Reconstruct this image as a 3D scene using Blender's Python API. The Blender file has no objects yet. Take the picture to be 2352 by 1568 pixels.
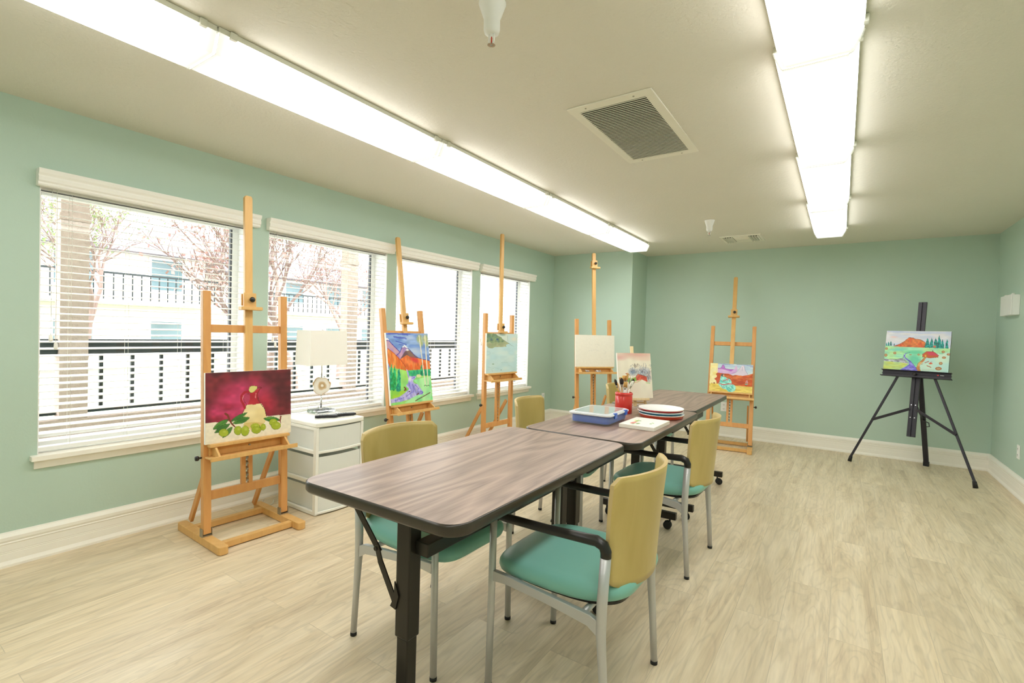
import bpy, bmesh, math, random
import numpy as np
from mathutils import Matrix, Vector
random.seed(7)
C = bpy.context.scene.collection
PI = math.pi

# ------------------------------------------------------------------ camera, world, exposure
cam_d = bpy.data.cameras.new('camera'); cam = bpy.data.objects.new('camera', cam_d); C.objects.link(cam)
rv = Vector((0.82786805, 0.5602471, 0.02752584)); uv_ = Vector((-0.0327893728, -0.000652856055, 0.999462071)); fv = Vector((-0.5599637, 0.82832527, -0.01782967))
cam.matrix_world = Matrix(((rv.x, uv_.x, -fv.x, 3.4305), (rv.y, uv_.y, -fv.y, 0.0), (rv.z, uv_.z, -fv.z, 1.2367), (0, 0, 0, 1)))
cam_d.sensor_width = 36; cam_d.lens = 1124.63 / 2352 * 36; cam_d.clip_start = 0.02; cam_d.clip_end = 300
sc = bpy.context.scene; sc.camera = cam
sc.view_settings.view_transform = 'Standard'; sc.view_settings.look = 'None'; sc.view_settings.gamma = 1
sc.view_settings.use_curve_mapping = False
EXPO = 0.68
sc.view_settings.exposure = EXPO
sc.cycles.use_denoising = True
sc.cycles.max_bounces = 10; sc.cycles.diffuse_bounces = 6; sc.cycles.transmission_bounces = 8; sc.cycles.transparent_max_bounces = 12
sc.cycles.caustics_reflective = False; sc.cycles.caustics_refractive = False
WORLD_STRENGTH = 7.0
LAMP_STRENGTH = 7.5
w = bpy.data.worlds.new('sky'); sc.world = w; w.use_nodes = True
bg = w.node_tree.nodes['Background']; bg.inputs[0].default_value = (0.93, 0.96, 1.0, 1); bg.inputs[1].default_value = WORLD_STRENGTH

# window openings on the left wall: (y0, y1)
ZB, ZT_ = 0.535, 1.95
WIN = [(0.722, 1.80), (1.93, 3.03), (3.145, 4.255), (4.40, 5.464)]
for y0, y1 in WIN:   # light portals: only guide the sampling of the sky through each opening
    ld = bpy.data.lights.new('window_portal', 'AREA'); ld.shape = 'RECTANGLE'; ld.size = ZT_ - ZB; ld.size_y = y1 - y0
    ld.cycles.is_portal = True
    lo = bpy.data.objects.new('window_portal', ld); C.objects.link(lo)
    lo.location = (-0.21, (y0 + y1) / 2, (ZB + ZT_) / 2); lo.rotation_euler = (0, -PI / 2, 0)

# ------------------------------------------------------------------ materials
def lin(c):
    if isinstance(c, str):
        c = [int(c[i:i+2], 16) / 255 for i in (0, 2, 4)]
    elif max(c) > 1: c = [v / 255 for v in c]
    return tuple((v / 12.92 if v <= 0.04045 else ((v + 0.055) / 1.055) ** 2.4) for v in c)
def mat(name, col, rough=0.5, metal=0.0, bump=None, noise=None, trans=0, alpha=1, ior=1.45, spec=0.5, sub=0, coat=0):
    m = bpy.data.materials.new(name); m.use_nodes = True; nt = m.node_tree; b = nt.nodes['Principled BSDF']
    col = lin(col); b.inputs['Base Color'].default_value = (*col, 1); b.inputs['Roughness'].default_value = rough
    b.inputs['Metallic'].default_value = metal; b.inputs['IOR'].default_value = ior
    b.inputs['Specular IOR Level'].default_value = spec
    b.inputs['Transmission Weight'].default_value = trans; b.inputs['Alpha'].default_value = alpha
    b.inputs['Coat Weight'].default_value = coat
    tc = nt.nodes.new('ShaderNodeTexCoord')
    nz = nt.nodes.new('ShaderNodeTexNoise'); nz.inputs['Scale'].default_value = (noise or (8, .04))[0]; nz.inputs['Detail'].default_value = 4
    nt.links.new(tc.outputs['Object'], nz.inputs['Vector'])
    amt = (noise or (8, .04))[1]
    mr = nt.nodes.new('ShaderNodeMapRange'); mr.inputs['To Min'].default_value = 1 - amt; mr.inputs['To Max'].default_value = 1 + amt
    nt.links.new(nz.outputs['Fac'], mr.inputs['Value'])
    mx = nt.nodes.new('ShaderNodeMix'); mx.data_type = 'RGBA'; mx.blend_type = 'MULTIPLY'; mx.inputs['Factor'].default_value = 1
    mx.inputs[6].default_value = (*col, 1); nt.links.new(mr.outputs['Result'], mx.inputs[7]); nt.links.new(mx.outputs[2], b.inputs['Base Color'])
    if bump:
        bz = nt.nodes.new('ShaderNodeTexNoise'); bz.inputs['Scale'].default_value = bump[0]; bz.inputs['Detail'].default_value = 3
        nt.links.new(tc.outputs['Object'], bz.inputs['Vector'])
        bp = nt.nodes.new('ShaderNodeBump'); bp.inputs['Strength'].default_value = bump[1]; bp.inputs['Distance'].default_value = bump[2] if len(bump) > 2 else 0.002
        nt.links.new(bz.outputs['Fac'], bp.inputs['Height']); nt.links.new(bp.outputs['Normal'], b.inputs['Normal'])
    return m
def wood(name, c1, c2, scale=(30, 30, 3), rough=0.45, contrast=(0.35, 0.7), coat=0):
    m = bpy.data.materials.new(name); m.use_nodes = True; nt = m.node_tree; b = nt.nodes['Principled BSDF']
    tc = nt.nodes.new('ShaderNodeTexCoord'); mp = nt.nodes.new('ShaderNodeMapping'); mp.inputs['Scale'].default_value = scale
    nz = nt.nodes.new('ShaderNodeTexNoise'); nz.inputs['Scale'].default_value = 1; nz.inputs['Detail'].default_value = 5; nz.inputs['Distortion'].default_value = 0.6
    cr = nt.nodes.new('ShaderNodeValToRGB'); cr.color_ramp.elements[0].position, cr.color_ramp.elements[1].position = contrast
    cr.color_ramp.elements[0].color = (*lin(c1), 1); cr.color_ramp.elements[1].color = (*lin(c2), 1)
    L = nt.links.new
    L(tc.outputs['Object'], mp.inputs['Vector']); L(mp.outputs['Vector'], nz.inputs['Vector']); L(nz.outputs['Fac'], cr.inputs['Fac']); L(cr.outputs['Color'], b.inputs['Base Color'])
    b.inputs['Roughness'].default_value = rough; b.inputs['Coat Weight'].default_value = coat; b.inputs['Coat Roughness'].default_value = 0.25
    return m

M_WALL = mat('wall_paint', (184, 206, 192), 0.55, bump=(90, 0.25, 0.002), noise=(2, .02))
M_CEIL = mat('ceiling_paint', (226, 222, 210), 0.6, bump=(75, 0.9, 0.003), noise=(2, .02))
M_TRIM = mat('trim_paint', (246, 243, 234), 0.4, noise=(3, .02))
M_WHITE = mat('white_vinyl', (240, 240, 238), 0.4)
M_SLAT = mat('blind_slat', (243, 243, 240), 0.45, noise=(4, .01))
M_VAL = mat('valance', (246, 244, 238), 0.5, noise=(3, .005))
M_DARKSTRIP = mat('window_gasket', (96, 98, 104), 0.6)
M_CORD = mat('cord', (232, 230, 222), 0.7)
M_EASEL = wood('easel_beech', (206, 146, 84), (220, 164, 98), (30, 30, 4), 0.42, (.25, .8))
M_EASEL2 = wood('easel_beech_light', (212, 164, 98), (228, 184, 116), (30, 30, 4), 0.42, (.25, .8))
M_PINE = wood('pine', (226, 200, 150), (240, 218, 175), (60, 60, 8), 0.5)
M_PLY = wood('maple_ply', (186, 160, 88), (208, 184, 116), (9, 9, 2.4), 0.35, (0.3, 0.75), 0.2)
M_PLYEDGE = wood('ply_edge', (186, 160, 108), (206, 184, 134), (3, 3, 3), 0.5)
M_SEAT = mat('seat_vinyl', (130, 190, 178), 0.36, bump=(350, 0.1, 0.0006), noise=(6, .03))
M_SILVER = mat('silver_tube', (200, 200, 202), 0.42, 0.5)
M_BLACKPL = mat('black_plastic', (38, 36, 34), 0.32)
M_TBLACK = mat('table_black', (42, 38, 32), 0.35, 0.2, bump=(400, 0.1, 0.0005))
M_RUBBER = mat('rubber', (30, 30, 30), 0.6)
M_CHROME = mat('chrome', (205, 205, 205), 0.15, 1)
M_ZINC = mat('zinc', (170, 165, 150), 0.35, 0.9)
M_BLK = mat('black_aluminium', (52, 50, 56), 0.4, 0.4)
M_PLASTIC = mat('cart_plastic', (240, 240, 232), 0.35)
M_FROST = mat('cart_frosted', (240, 243, 238), 0.45, alpha=0.8)
M_SHADE = mat('lamp_shade', (246, 243, 236), 0.8, bump=(500, 0.1, 0.0005))
M_ACRYL = mat('acrylic', (250, 252, 252), 0.03, trans=1.0)
def thin_glass():
    m = bpy.data.materials.new('window_glass'); m.use_nodes = True; nt = m.node_tree; nt.nodes.remove(nt.nodes['Principled BSDF'])
    a = nt.nodes.new('ShaderNodeBsdfTransparent'); a.inputs[0].default_value = (.96, .98, .97, 1); g = nt.nodes.new('ShaderNodeBsdfGlossy'); g.inputs['Roughness'].default_value = .02
    lw = nt.nodes.new('ShaderNodeLayerWeight'); lw.inputs['Blend'].default_value = .5; pw = nt.nodes.new('ShaderNodeMath'); pw.operation = 'POWER'; pw.inputs[1].default_value = 4; nt.links.new(lw.outputs['Facing'], pw.inputs[0]); fr = nt.nodes.new('ShaderNodeMath'); fr.operation = 'MULTIPLY_ADD'; fr.inputs[1].default_value = .25; fr.inputs[2].default_value = .02; nt.links.new(pw.outputs[0], fr.inputs[0]); mx = nt.nodes.new('ShaderNodeMixShader'); L = nt.links.new
    L(fr.outputs[0], mx.inputs[0]); L(a.outputs[0], mx.inputs[1]); L(g.outputs[0], mx.inputs[2]); L(mx.outputs[0], nt.nodes['Material Output'].inputs['Surface'])
    return m
M_GLASS = thin_glass()
M_STUCCO = mat('stucco', (160, 141, 130), 0.85, bump=(22, 0.8, 0.02), noise=(24, .16))
M_RAIL = mat('porch_rail_paint', (16, 24, 25), 0.6)
M_STUCCO_LIT = mat('stucco_lit', (232, 220, 212), 0.85, bump=(22, 0.8, 0.02), noise=(24, .12))  # same stucco made paler, daylight on the porch end wall put into its colour
M_LAWN = mat('lawn_grass', (138, 148, 122), 0.9, noise=(1.2, .35), bump=(60, .5, .02))
M_PATH = mat('concrete', (190, 182, 170), 0.8, noise=(3, .12))
M_BARK = mat('bark', (112, 92, 84), 0.9, noise=(20, .25))
M_LEAF = mat('leaf', (140, 104, 96), 0.7, noise=(30, .3))
M_LEAFG = mat('leaf_green', (120, 140, 84), 0.7, noise=(30, .3))
M_HOUSE = mat('house_stucco', (206, 196, 188), 0.85, noise=(3, .06))
M_ROOF = mat('roof_tiles', (120, 112, 122), 0.8, noise=(25, .3))
M_GLASSD = mat('far_glass', (80, 100, 104), 0.15)
M_RED = mat('red_ceramic', (206, 52, 44), 0.3, coat=0.3)
M_BLUE = mat('blue_plastic', (44, 100, 200), 0.3)
M_CLEAR = mat('clear_plastic', (235, 242, 255), 0.12, alpha=0.12)
M_LID = mat('lid_plastic', (242, 245, 250), 0.2, alpha=0.85)
M_LIDC = mat('lid_clear', (196, 206, 208), 0.08, alpha=0.8, coat=.6)
M_VENT = mat('vent_paint', (236, 232, 218), 0.45)
M_VDARK = mat('vent_dark', (28, 26, 20), 0.9)
M_BRIST = mat('bristle_black', (40, 32, 28), 0.8)
M_BRISTT = mat('bristle_tan', (196, 150, 84), 0.8, noise=(60, .2))
M_BRISTW = mat('bristle_white', (236, 232, 220), 0.8)
M_HANDLEY = mat('brush_handle_yellow', (214, 164, 70), 0.3)
M_HANDLEW = mat('brush_handle_white', (240, 238, 230), 0.3)
M_REMOTE = mat('remote_black', (36, 36, 40), 0.4)
M_BTN = mat('button_grey', (170, 170, 175), 0.5)
M_CANVAS = mat('canvas_white', (240, 236, 226), 0.75, bump=(700, .2, .0004))
M_ENDCAP = mat('end_cap_plastic', (250, 250, 246), 0.4, alpha=0.5)
M_FIXT = mat('fixture_metal', (226, 226, 214), 0.4)

def lens_mat(k=1.0):
    LAMP_STRENGTH = 7.5 * k
    m = bpy.data.materials.new('prismatic_lens'); m.use_nodes = True; nt = m.node_tree; b = nt.nodes['Principled BSDF']
    b.inputs['Base Color'].default_value = (0.85, 0.86, 0.84, 1); b.inputs['Roughness'].default_value = 0.35
    b.inputs['Emission Color'].default_value = (1.0, 0.99, 0.97, 1); b.inputs['Emission Strength'].default_value = LAMP_STRENGTH
    # the tubes stop short of the lens ends, so the last centimetres glow less
    tc = nt.nodes.new('ShaderNodeTexCoord'); sx = nt.nodes.new('ShaderNodeSeparateXYZ'); nt.links.new(tc.outputs['Generated'], sx.inputs[0])
    a = nt.nodes.new('ShaderNodeMath'); a.operation = 'SUBTRACT'; a.inputs[1].default_value = .5; nt.links.new(sx.outputs['Y'], a.inputs[0])
    c = nt.nodes.new('ShaderNodeMath'); c.operation = 'ABSOLUTE'; nt.links.new(a.outputs[0], c.inputs[0])
    mr = nt.nodes.new('ShaderNodeMapRange'); mr.interpolation_type = 'SMOOTHSTEP'; mr.inputs['From Min'].default_value = .34; mr.inputs['From Max'].default_value = .5; mr.inputs['To Min'].default_value = LAMP_STRENGTH; mr.inputs['To Max'].default_value = .32
    nt.links.new(c.outputs[0], mr.inputs['Value']); nt.links.new(mr.outputs[0], b.inputs['Emission Strength'])
    return m
M_LENS = lens_mat(); M_LENSS = lens_mat(.5)

def floor_mat():
    m = bpy.data.materials.new('vinyl_plank'); m.use_nodes = True; nt = m.node_tree; b = nt.nodes['Principled BSDF']; L = nt.links.new
    tc = nt.nodes.new('ShaderNodeTexCoord'); mp = nt.nodes.new('ShaderNodeMapping'); mp.inputs['Rotation'].default_value = (0, 0, PI / 2)
    L(tc.outputs['Object'], mp.inputs['Vector'])
    br = nt.nodes.new('ShaderNodeTexBrick'); br.offset = 0.37; br.inputs['Color1'].default_value = (0, 0, 0, 1); br.inputs['Color2'].default_value = (1, 1, 1, 1); br.inputs['Mortar'].default_value = (0.5, 0.5, 0.5, 1)
    br.inputs['Scale'].default_value = 1; br.inputs['Mortar Size'].default_value = 0.0012; br.inputs['Brick Width'].default_value = 1.22; br.inputs['Row Height'].default_value = 0.18
    br.inputs['Bias'].default_value = 0.0
    L(mp.outputs['Vector'], br.inputs['Vector'])
    # per plank offset of the grain
    sep = nt.nodes.new('ShaderNodeSeparateColor'); L(br.outputs['Color'], sep.inputs['Color'])
    mul = nt.nodes.new('ShaderNodeMath'); mul.operation = 'MULTIPLY'; mul.inputs[1].default_value = 17.0; L(sep.outputs[0], mul.inputs[0])
    cmb = nt.nodes.new('ShaderNodeCombineXYZ'); L(mul.outputs[0], cmb.inputs[0]); L(mul.outputs[0], cmb.inputs[2])
    add = nt.nodes.new('ShaderNodeVectorMath'); add.operation = 'ADD'; L(tc.outputs['Object'], add.inputs[0]); L(cmb.outputs[0], add.inputs[1])
    m2 = nt.nodes.new('ShaderNodeMapping'); m2.inputs['Scale'].default_value = (9, 1.0, 1); L(add.outputs[0], m2.inputs['Vector'])
    n1 = nt.nodes.new('ShaderNodeTexNoise'); n1.inputs['Scale'].default_value = 1.0; n1.inputs['Detail'].default_value = 6; n1.inputs['Roughness'].default_value = 0.62; n1.inputs['Distortion'].default_value = 1.4
    L(m2.outputs[0], n1.inputs['Vector'])
    m3 = nt.nodes.new('ShaderNodeMapping'); m3.inputs['Scale'].default_value = (90, 5, 1); L(add.outputs[0], m3.inputs['Vector'])
    n2 = nt.nodes.new('ShaderNodeTexNoise'); n2.inputs['Scale'].default_value = 1.0; n2.inputs['Detail'].default_value = 4; L(m3.outputs[0], n2.inputs['Vector'])
    cr = nt.nodes.new('ShaderNodeValToRGB'); e = cr.color_ramp.elements; e[0].position = 0.26; e[0].color = (*lin((192, 171, 142)), 1); e[1].position = 0.66; e[1].color = (*lin((232, 216, 188)), 1)
    k = e.new(0.42); k.color = (*lin((217, 199, 168)), 1)
    L(n1.outputs['Fac'], cr.inputs['Fac'])
    mr = nt.nodes.new('ShaderNodeMapRange'); mr.inputs['From Min'].default_value = .3; mr.inputs['From Max'].default_value = .7; mr.inputs['To Min'].default_value = .90; mr.inputs['To Max'].default_value = 1.05; L(n2.outputs['Fac'], mr.inputs['Value'])
    mrb = nt.nodes.new('ShaderNodeMapRange'); mrb.inputs['To Min'].default_value = .93; mrb.inputs['To Max'].default_value = 1.05; L(sep.outputs[0], mrb.inputs['Value'])
    pr = nt.nodes.new('ShaderNodeMath'); pr.operation = 'MULTIPLY'; L(mr.outputs[0], pr.inputs[0]); L(mrb.outputs[0], pr.inputs[1])
    inv = nt.nodes.new('ShaderNodeMapRange'); inv.inputs['To Min'].default_value = 1.0; inv.inputs['To Max'].default_value = .8; L(br.outputs['Fac'], inv.inputs['Value'])
    pr2 = nt.nodes.new('ShaderNodeMath'); pr2.operation = 'MULTIPLY'; L(pr.outputs[0], pr2.inputs[0]); L(inv.outputs[0], pr2.inputs[1])
    m4 = nt.nodes.new('ShaderNodeMapping'); m4.inputs['Scale'].default_value = (5.5, .9, 1); L(add.outputs[0], m4.inputs['Vector'])
    n4 = nt.nodes.new('ShaderNodeTexNoise'); n4.inputs['Scale'].default_value = 1; n4.inputs['Detail'].default_value = 3; n4.inputs['Roughness'].default_value = .5; n4.inputs['Distortion'].default_value = .5; L(m4.outputs[0], n4.inputs['Vector'])
    g1 = nt.nodes.new('ShaderNodeMath'); g1.operation = 'MULTIPLY'; g1.inputs[1].default_value = 30; L(n4.outputs['Fac'], g1.inputs[0])
    g2 = nt.nodes.new('ShaderNodeMath'); g2.operation = 'PINGPONG'; g2.inputs[1].default_value = 1; L(g1.outputs[0], g2.inputs[0])
    g3 = nt.nodes.new('ShaderNodeMapRange'); g3.interpolation_type = 'SMOOTHSTEP'; g3.inputs['From Max'].default_value = .45; g3.inputs['To Min'].default_value = .90; g3.inputs['To Max'].default_value = 1.0; L(g2.outputs[0], g3.inputs['Value'])
    g4 = nt.nodes.new('ShaderNodeMath'); g4.operation = 'MULTIPLY'; L(pr2.outputs[0], g4.inputs[0]); L(g3.outputs[0], g4.inputs[1]); pr2 = g4
    mx = nt.nodes.new('ShaderNodeMix'); mx.data_type = 'RGBA'; mx.blend_type = 'MULTIPLY'; mx.inputs['Factor'].default_value = 1
    L(cr.outputs['Color'], mx.inputs[6]); L(pr2.outputs[0], mx.inputs[7]); L(mx.outputs[2], b.inputs['Base Color'])
    b.inputs['Roughness'].default_value = 0.42
    bp = nt.nodes.new('ShaderNodeBump'); bp.inputs['Strength'].default_value = .12; bp.inputs['Distance'].default_value = .001; L(n2.outputs['Fac'], bp.inputs['Height']); L(bp.outputs[0], b.inputs['Normal'])
    return m
M_FLOOR = floor_mat()

def laminate():
    m = bpy.data.materials.new('walnut_laminate'); m.use_nodes = True; nt = m.node_tree; b = nt.nodes['Principled BSDF']; L = nt.links.new
    tc = nt.nodes.new('ShaderNodeTexCoord')
    oi = nt.nodes.new('ShaderNodeObjectInfo')
    mp = nt.nodes.new('ShaderNodeMapping'); mp.inputs['Scale'].default_value = (7, 1.0, 1); L(tc.outputs['Object'], mp.inputs['Vector'])
    vm = nt.nodes.new('ShaderNodeVectorMath'); vm.operation = 'ADD'; L(mp.outputs[0], vm.inputs[0])
    ml = nt.nodes.new('ShaderNodeMath'); ml.operation = 'MULTIPLY'; ml.inputs[1].default_value = 9; L(oi.outputs['Random'], ml.inputs[0]); L(ml.outputs[0], vm.inputs[1])
    wn = nt.nodes.new('ShaderNodeTexNoise'); wn.inputs['Scale'].default_value = .55; wn.inputs['Detail'].default_value = 2.5; wn.inputs['Roughness'].default_value = .45; L(vm.outputs[0], wn.inputs['Vector'])
    w1 = nt.nodes.new('ShaderNodeMath'); w1.operation = 'MULTIPLY'; w1.inputs[1].default_value = 26; L(wn.outputs['Fac'], w1.inputs[0])
    wv = nt.nodes.new('ShaderNodeMath'); wv.operation = 'PINGPONG'; wv.inputs[1].default_value = 1.0; L(w1.outputs[0], wv.inputs[0])
    m2 = nt.nodes.new('ShaderNodeMapping'); m2.inputs['Scale'].default_value = (150, 5, 1); L(tc.outputs['Object'], m2.inputs['Vector'])
    nz = nt.nodes.new('ShaderNodeTexNoise'); nz.inputs['Scale'].default_value = 1; nz.inputs['Detail'].default_value = 4; L(m2.outputs[0], nz.inputs['Vector'])
    ad = nt.nodes.new('ShaderNodeMix'); ad.data_type = 'FLOAT'; ad.inputs[0].default_value = .62; L(wv.outputs[0], ad.inputs[2]); L(nz.outputs['Fac'], ad.inputs[3])
    cr = nt.nodes.new('ShaderNodeValToRGB'); e = cr.color_ramp.elements; e[0].position = .2; e[0].color = (*lin((112, 88, 76)), 1); e[1].position = .75; e[1].color = (*lin((166, 140, 126)), 1)
    L(ad.outputs[0], cr.inputs['Fac']); L(cr.outputs['Color'], b.inputs['Base Color']); b.inputs['Roughness'].default_value = .36; b.inputs['Specular IOR Level'].default_value = .95
    return m
M_LAM = laminate()
M_TEDGE = mat('table_edge', (58, 52, 44), 0.3, noise=(40, .1))

def agate():
    m = bpy.data.materials.new('agate'); m.use_nodes = True; nt = m.node_tree; b = nt.nodes['Principled BSDF']; L = nt.links.new
    tc = nt.nodes.new('ShaderNodeTexCoord'); nz = nt.nodes.new('ShaderNodeTexNoise'); nz.inputs['Scale'].default_value = 14; nz.inputs['Detail'].default_value = 3
    ln = nt.nodes.new('ShaderNodeVectorMath'); ln.operation = 'LENGTH'; L(tc.outputs['Object'], ln.inputs[0]); L(tc.outputs['Object'], nz.inputs['Vector'])
    ad = nt.nodes.new('ShaderNodeMath'); ad.operation = 'MULTIPLY_ADD'; ad.inputs[1].default_value = .035; L(nz.outputs['Fac'], ad.inputs[0]); L(ln.outputs['Value'], ad.inputs[2])
    cr = nt.nodes.new('ShaderNodeValToRGB'); cr.color_ramp.interpolation = 'LINEAR'
    e = cr.color_ramp.elements; e[0].position = 0.0; e[0].color = (*lin((246, 240, 228)), 1); e[1].position = 1; e[1].color = (*lin((196, 160, 112)), 1)
    mr = nt.nodes.new('ShaderNodeMapRange'); mr.inputs['From Max'].default_value = .092; L(ad.outputs[0], mr.inputs['Value'])
    for p, c in ((.28, (250, 244, 232)), (.36, (196, 164, 120)), (.5, (214, 188, 150)), (.6, (248, 242, 232)), (.82, (240, 232, 220)), (.9, (202, 168, 124))):
        k = e.new(p); k.color = (*lin(c), 1)
    L(mr.outputs[0], cr.inputs['Fac']); L(cr.outputs['Color'], b.inputs['Base Color']); b.inputs['Roughness'].default_value = .2
    return m
M_AGATE = agate()

def paint_mat():
    m = bpy.data.materials.new('painted_canvas'); m.use_nodes = True; nt = m.node_tree; b = nt.nodes['Principled BSDF']
    at = nt.nodes.new('ShaderNodeAttribute'); at.attribute_name = 'paint'; nt.links.new(at.outputs['Color'], b.inputs['Base Color'])
    b.inputs['Roughness'].default_value = .5
    return m
M_PAINT = paint_mat()

# ------------------------------------------------------------------ mesh helpers
class MB:
    def __init__(s): s.v = []; s.f = []; s.mi = []; s.sm = []; s.M = Matrix.Identity(4)
    def add(s, vs, fs, mi=0, sm=False):
        n = len(s.v)
        s.v += [tuple(s.M @ Vector(p)) for p in vs]
        for f in fs: s.f.append([n + i for i in f]); s.mi.append(mi); s.sm.append(sm)
        return s
    def box(s, x0, x1, y0, y1, z0, z1, mi=0):
        vs = [(x, y, z) for z in (z0, z1) for y in (y0, y1) for x in (x0, x1)]
        return s.add(vs, [(0, 2, 3, 1), (4, 5, 7, 6), (0, 1, 5, 4), (2, 6, 7, 3), (0, 4, 6, 2), (1, 3, 7, 5)], mi)
    def bar(s, p, q, wx, wy, up=(0, 0, 1), mi=0):
        p, q = Vector(p), Vector(q); d = (q - p); L = d.length; d.normalize(); u = Vector(up)
        if abs(d.dot(u)) > .99: u = Vector((0, 1, 0))
        a = d.cross(u).normalized(); b = a.cross(d).normalized()
        vs = []
        for o in (p, q):
            for sx, sy in ((-1, -1), (1, -1), (1, 1), (-1, 1)): vs.append(o + a * sx * wx / 2 + b * sy * wy / 2)
        return s.add(vs, [(0, 3, 2, 1), (4, 5, 6, 7), (0, 1, 5, 4), (1, 2, 6, 5), (2, 3, 7, 6), (3, 0, 4, 7)], mi)
    def tube(s, pts, r, n=12, mi=0, caps=True, flat=1.0):
        pts = [Vector(p) for p in pts]; rs = r if isinstance(r, (list, tuple)) else [r] * len(pts)
        vs = []; fs = []; prev = None
        for i, p in enumerate(pts):
            d = (pts[min(i + 1, len(pts) - 1)] - pts[max(i - 1, 0)]).normalized()
            if prev is None:
                u = Vector((0, 0, 1)) if abs(d.z) < .9 else Vector((0, 1, 0))
                a = d.cross(u).normalized()
            else: a = (prev - d * prev.dot(d)).normalized()
            prev = a; b = d.cross(a)
            for k in range(n):
                t = 2 * PI * k / n; vs.append(p + a * math.cos(t) * rs[i] + b * math.sin(t) * rs[i] * flat)
        for i in range(len(pts) - 1):
            for k in range(n): fs.append((i * n + k, i * n + (k + 1) % n, (i + 1) * n + (k + 1) % n, (i + 1) * n + k))
        s.add(vs, fs, mi, True)
        if caps:
            s.add(vs[:n], [tuple(range(n))[::-1]], mi); s.add(vs[-n:], [tuple(range(n))], mi)
        return s
    def lathe(s, prof, c=(0, 0, 0), n=32, mi=0, sx=1, sy=1, sm=True, caps=True):
        vs = []; fs = []
        for r, z in prof:
            for k in range(n): t = 2 * PI * k / n; vs.append((c[0] + r * sx * math.cos(t), c[1] + r * sy * math.sin(t), c[2] + z))
        for i in range(len(prof) - 1):
            for k in range(n): fs.append((i * n + k, i * n + (k + 1) % n, (i + 1) * n + (k + 1) % n, (i + 1) * n + k))
        if caps and prof[0][0] > 1e-5: fs.append(tuple(range(n))[::-1])
        if caps and prof[-1][0] > 1e-5: fs.append(tuple((len(prof) - 1) * n + k for k in range(n)))
        return s.add(vs, fs, mi, sm)
    def prism(s, out, z0, z1, mi=0, axis='z', sm=False):
        n = len(out)
        def P(a, b, c): return {'z': (a, b, c), 'y': (a, c, b), 'x': (c, a, b)}[axis]
        vs = [P(a, b, z0) for a, b in out] + [P(a, b, z1) for a, b in out]
        fs = [tuple(range(n))[::-1], tuple(range(n, 2 * n))]
        s.add(vs, fs, mi, False)
        return s.add(vs, [(i, (i + 1) % n, n + (i + 1) % n, n + i) for i in range(n)], mi, sm)
    def build(s, name, mats, parent=None, bev=0, loc=None):
        me = bpy.data.meshes.new(name); me.from_pydata(s.v, [], s.f)
        if not isinstance(mats, (list, tuple)): mats = [mats]
        for m in mats: me.materials.append(m)
        me.polygons.foreach_set('material_index', s.mi); me.polygons.foreach_set('use_smooth', s.sm)
        bm = bmesh.new(); bm.from_mesh(me); bmesh.ops.remove_doubles(bm, verts=bm.verts, dist=1e-6); bmesh.ops.recalc_face_normals(bm, faces=bm.faces); bm.to_mesh(me); bm.free()
        o = bpy.data.objects.new(name, me); C.objects.link(o)
        if parent: o.parent = parent
        if loc: o.location = loc
        if bev:
            b = o.modifiers.new('bevel', 'BEVEL'); b.width = bev; b.segments = 2; b.limit_method = 'ANGLE'; b.angle_limit = math.radians(50)
        return o
def rrect(x0, x1, y0, y1, r, n=6):
    out = []
    for cx, cy, a0 in ((x1 - r, y1 - r, 0), (x0 + r, y1 - r, 90), (x0 + r, y0 + r, 180), (x1 - r, y0 + r, 270)):
        for k in range(n + 1):
            a = math.radians(a0 + 90 * k / n); out.append((cx + r * math.cos(a), cy + r * math.sin(a)))
    return out
def tag(o, label=None, cat=None, group=None, kind=None):
    if label: o['label'] = label
    if cat: o['category'] = cat
    if group: o['group'] = group
    if kind: o['kind'] = kind
    return o
def empty(name, loc=(0, 0, 0), rz=0):
    o = bpy.data.objects.new(name, None); C.objects.link(o); o.location = loc; o.rotation_euler = (0, 0, rz); o.empty_display_size = .1
    return o
def kids(o): return [c for c in bpy.data.objects if c.parent == o]
def copy_tree(o, parent=None):
    c = o.copy(); C.objects.link(c); c.parent = parent
    for ch in kids(o): copy_tree(ch, c)
    return c
def struct(o): o['kind'] = 'structure'; return o

# ------------------------------------------------------------------ room shell
W, D, H, PW, PD = 4.6707, 6.6494, 2.34, 1.1538, 0.5588
YB = -2.2
PY = D - PD
b = MB(); b.box(-.15, W + .15, YB - .15, D + .15, -.12, 0); struct(b.build('floor', M_FLOOR))
b = MB(); b.box(-.15, W + .15, YB - .15, D + .15, H, H + .12); struct(b.build('ceiling', M_CEIL))
b = MB(); ys = [YB - .15] + [v for p in WIN for v in p] + [D + .15]
b.box(-.2, 0, ys[0], ys[-1], 0, ZB); b.box(-.2, 0, ys[0], ys[-1], ZT_, H)
for i in range(0, len(ys), 2): b.box(-.2, 0, ys[i], ys[i + 1], ZB, ZT_)
struct(b.build('wall_left', M_WALL))
b = MB(); b.box(0, W, D, D + .15, 0, H); struct(b.build('wall_far', M_WALL))
b = MB(); b.box(W, W + .15, YB - .15, D + .15, 0, H); struct(b.build('wall_right', M_WALL))
b = MB(); b.box(0, W, YB - .15, YB, 0, H); struct(b.build('wall_back', M_WALL))
b = MB(); b.box(0, PW, PY, D, 0, H); struct(b.build('wall_pillar', M_WALL))
BBH = 0.1717
prof = [(0, 0), (.024, 0), (.024, .012), (.018, .024), (.015, .03), (.015, .066), (.0135, .067), (.0135, .069), (.015, .070), (.015, .074), (.0135, .075), (.0135, .077), (.015, .078), (.015, .112), (.019, .118), (.0165, .124), (.021, .134), (.021, .150), (.013, .160), (.008, .166), (.006, BBH), (0, BBH)]
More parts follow.
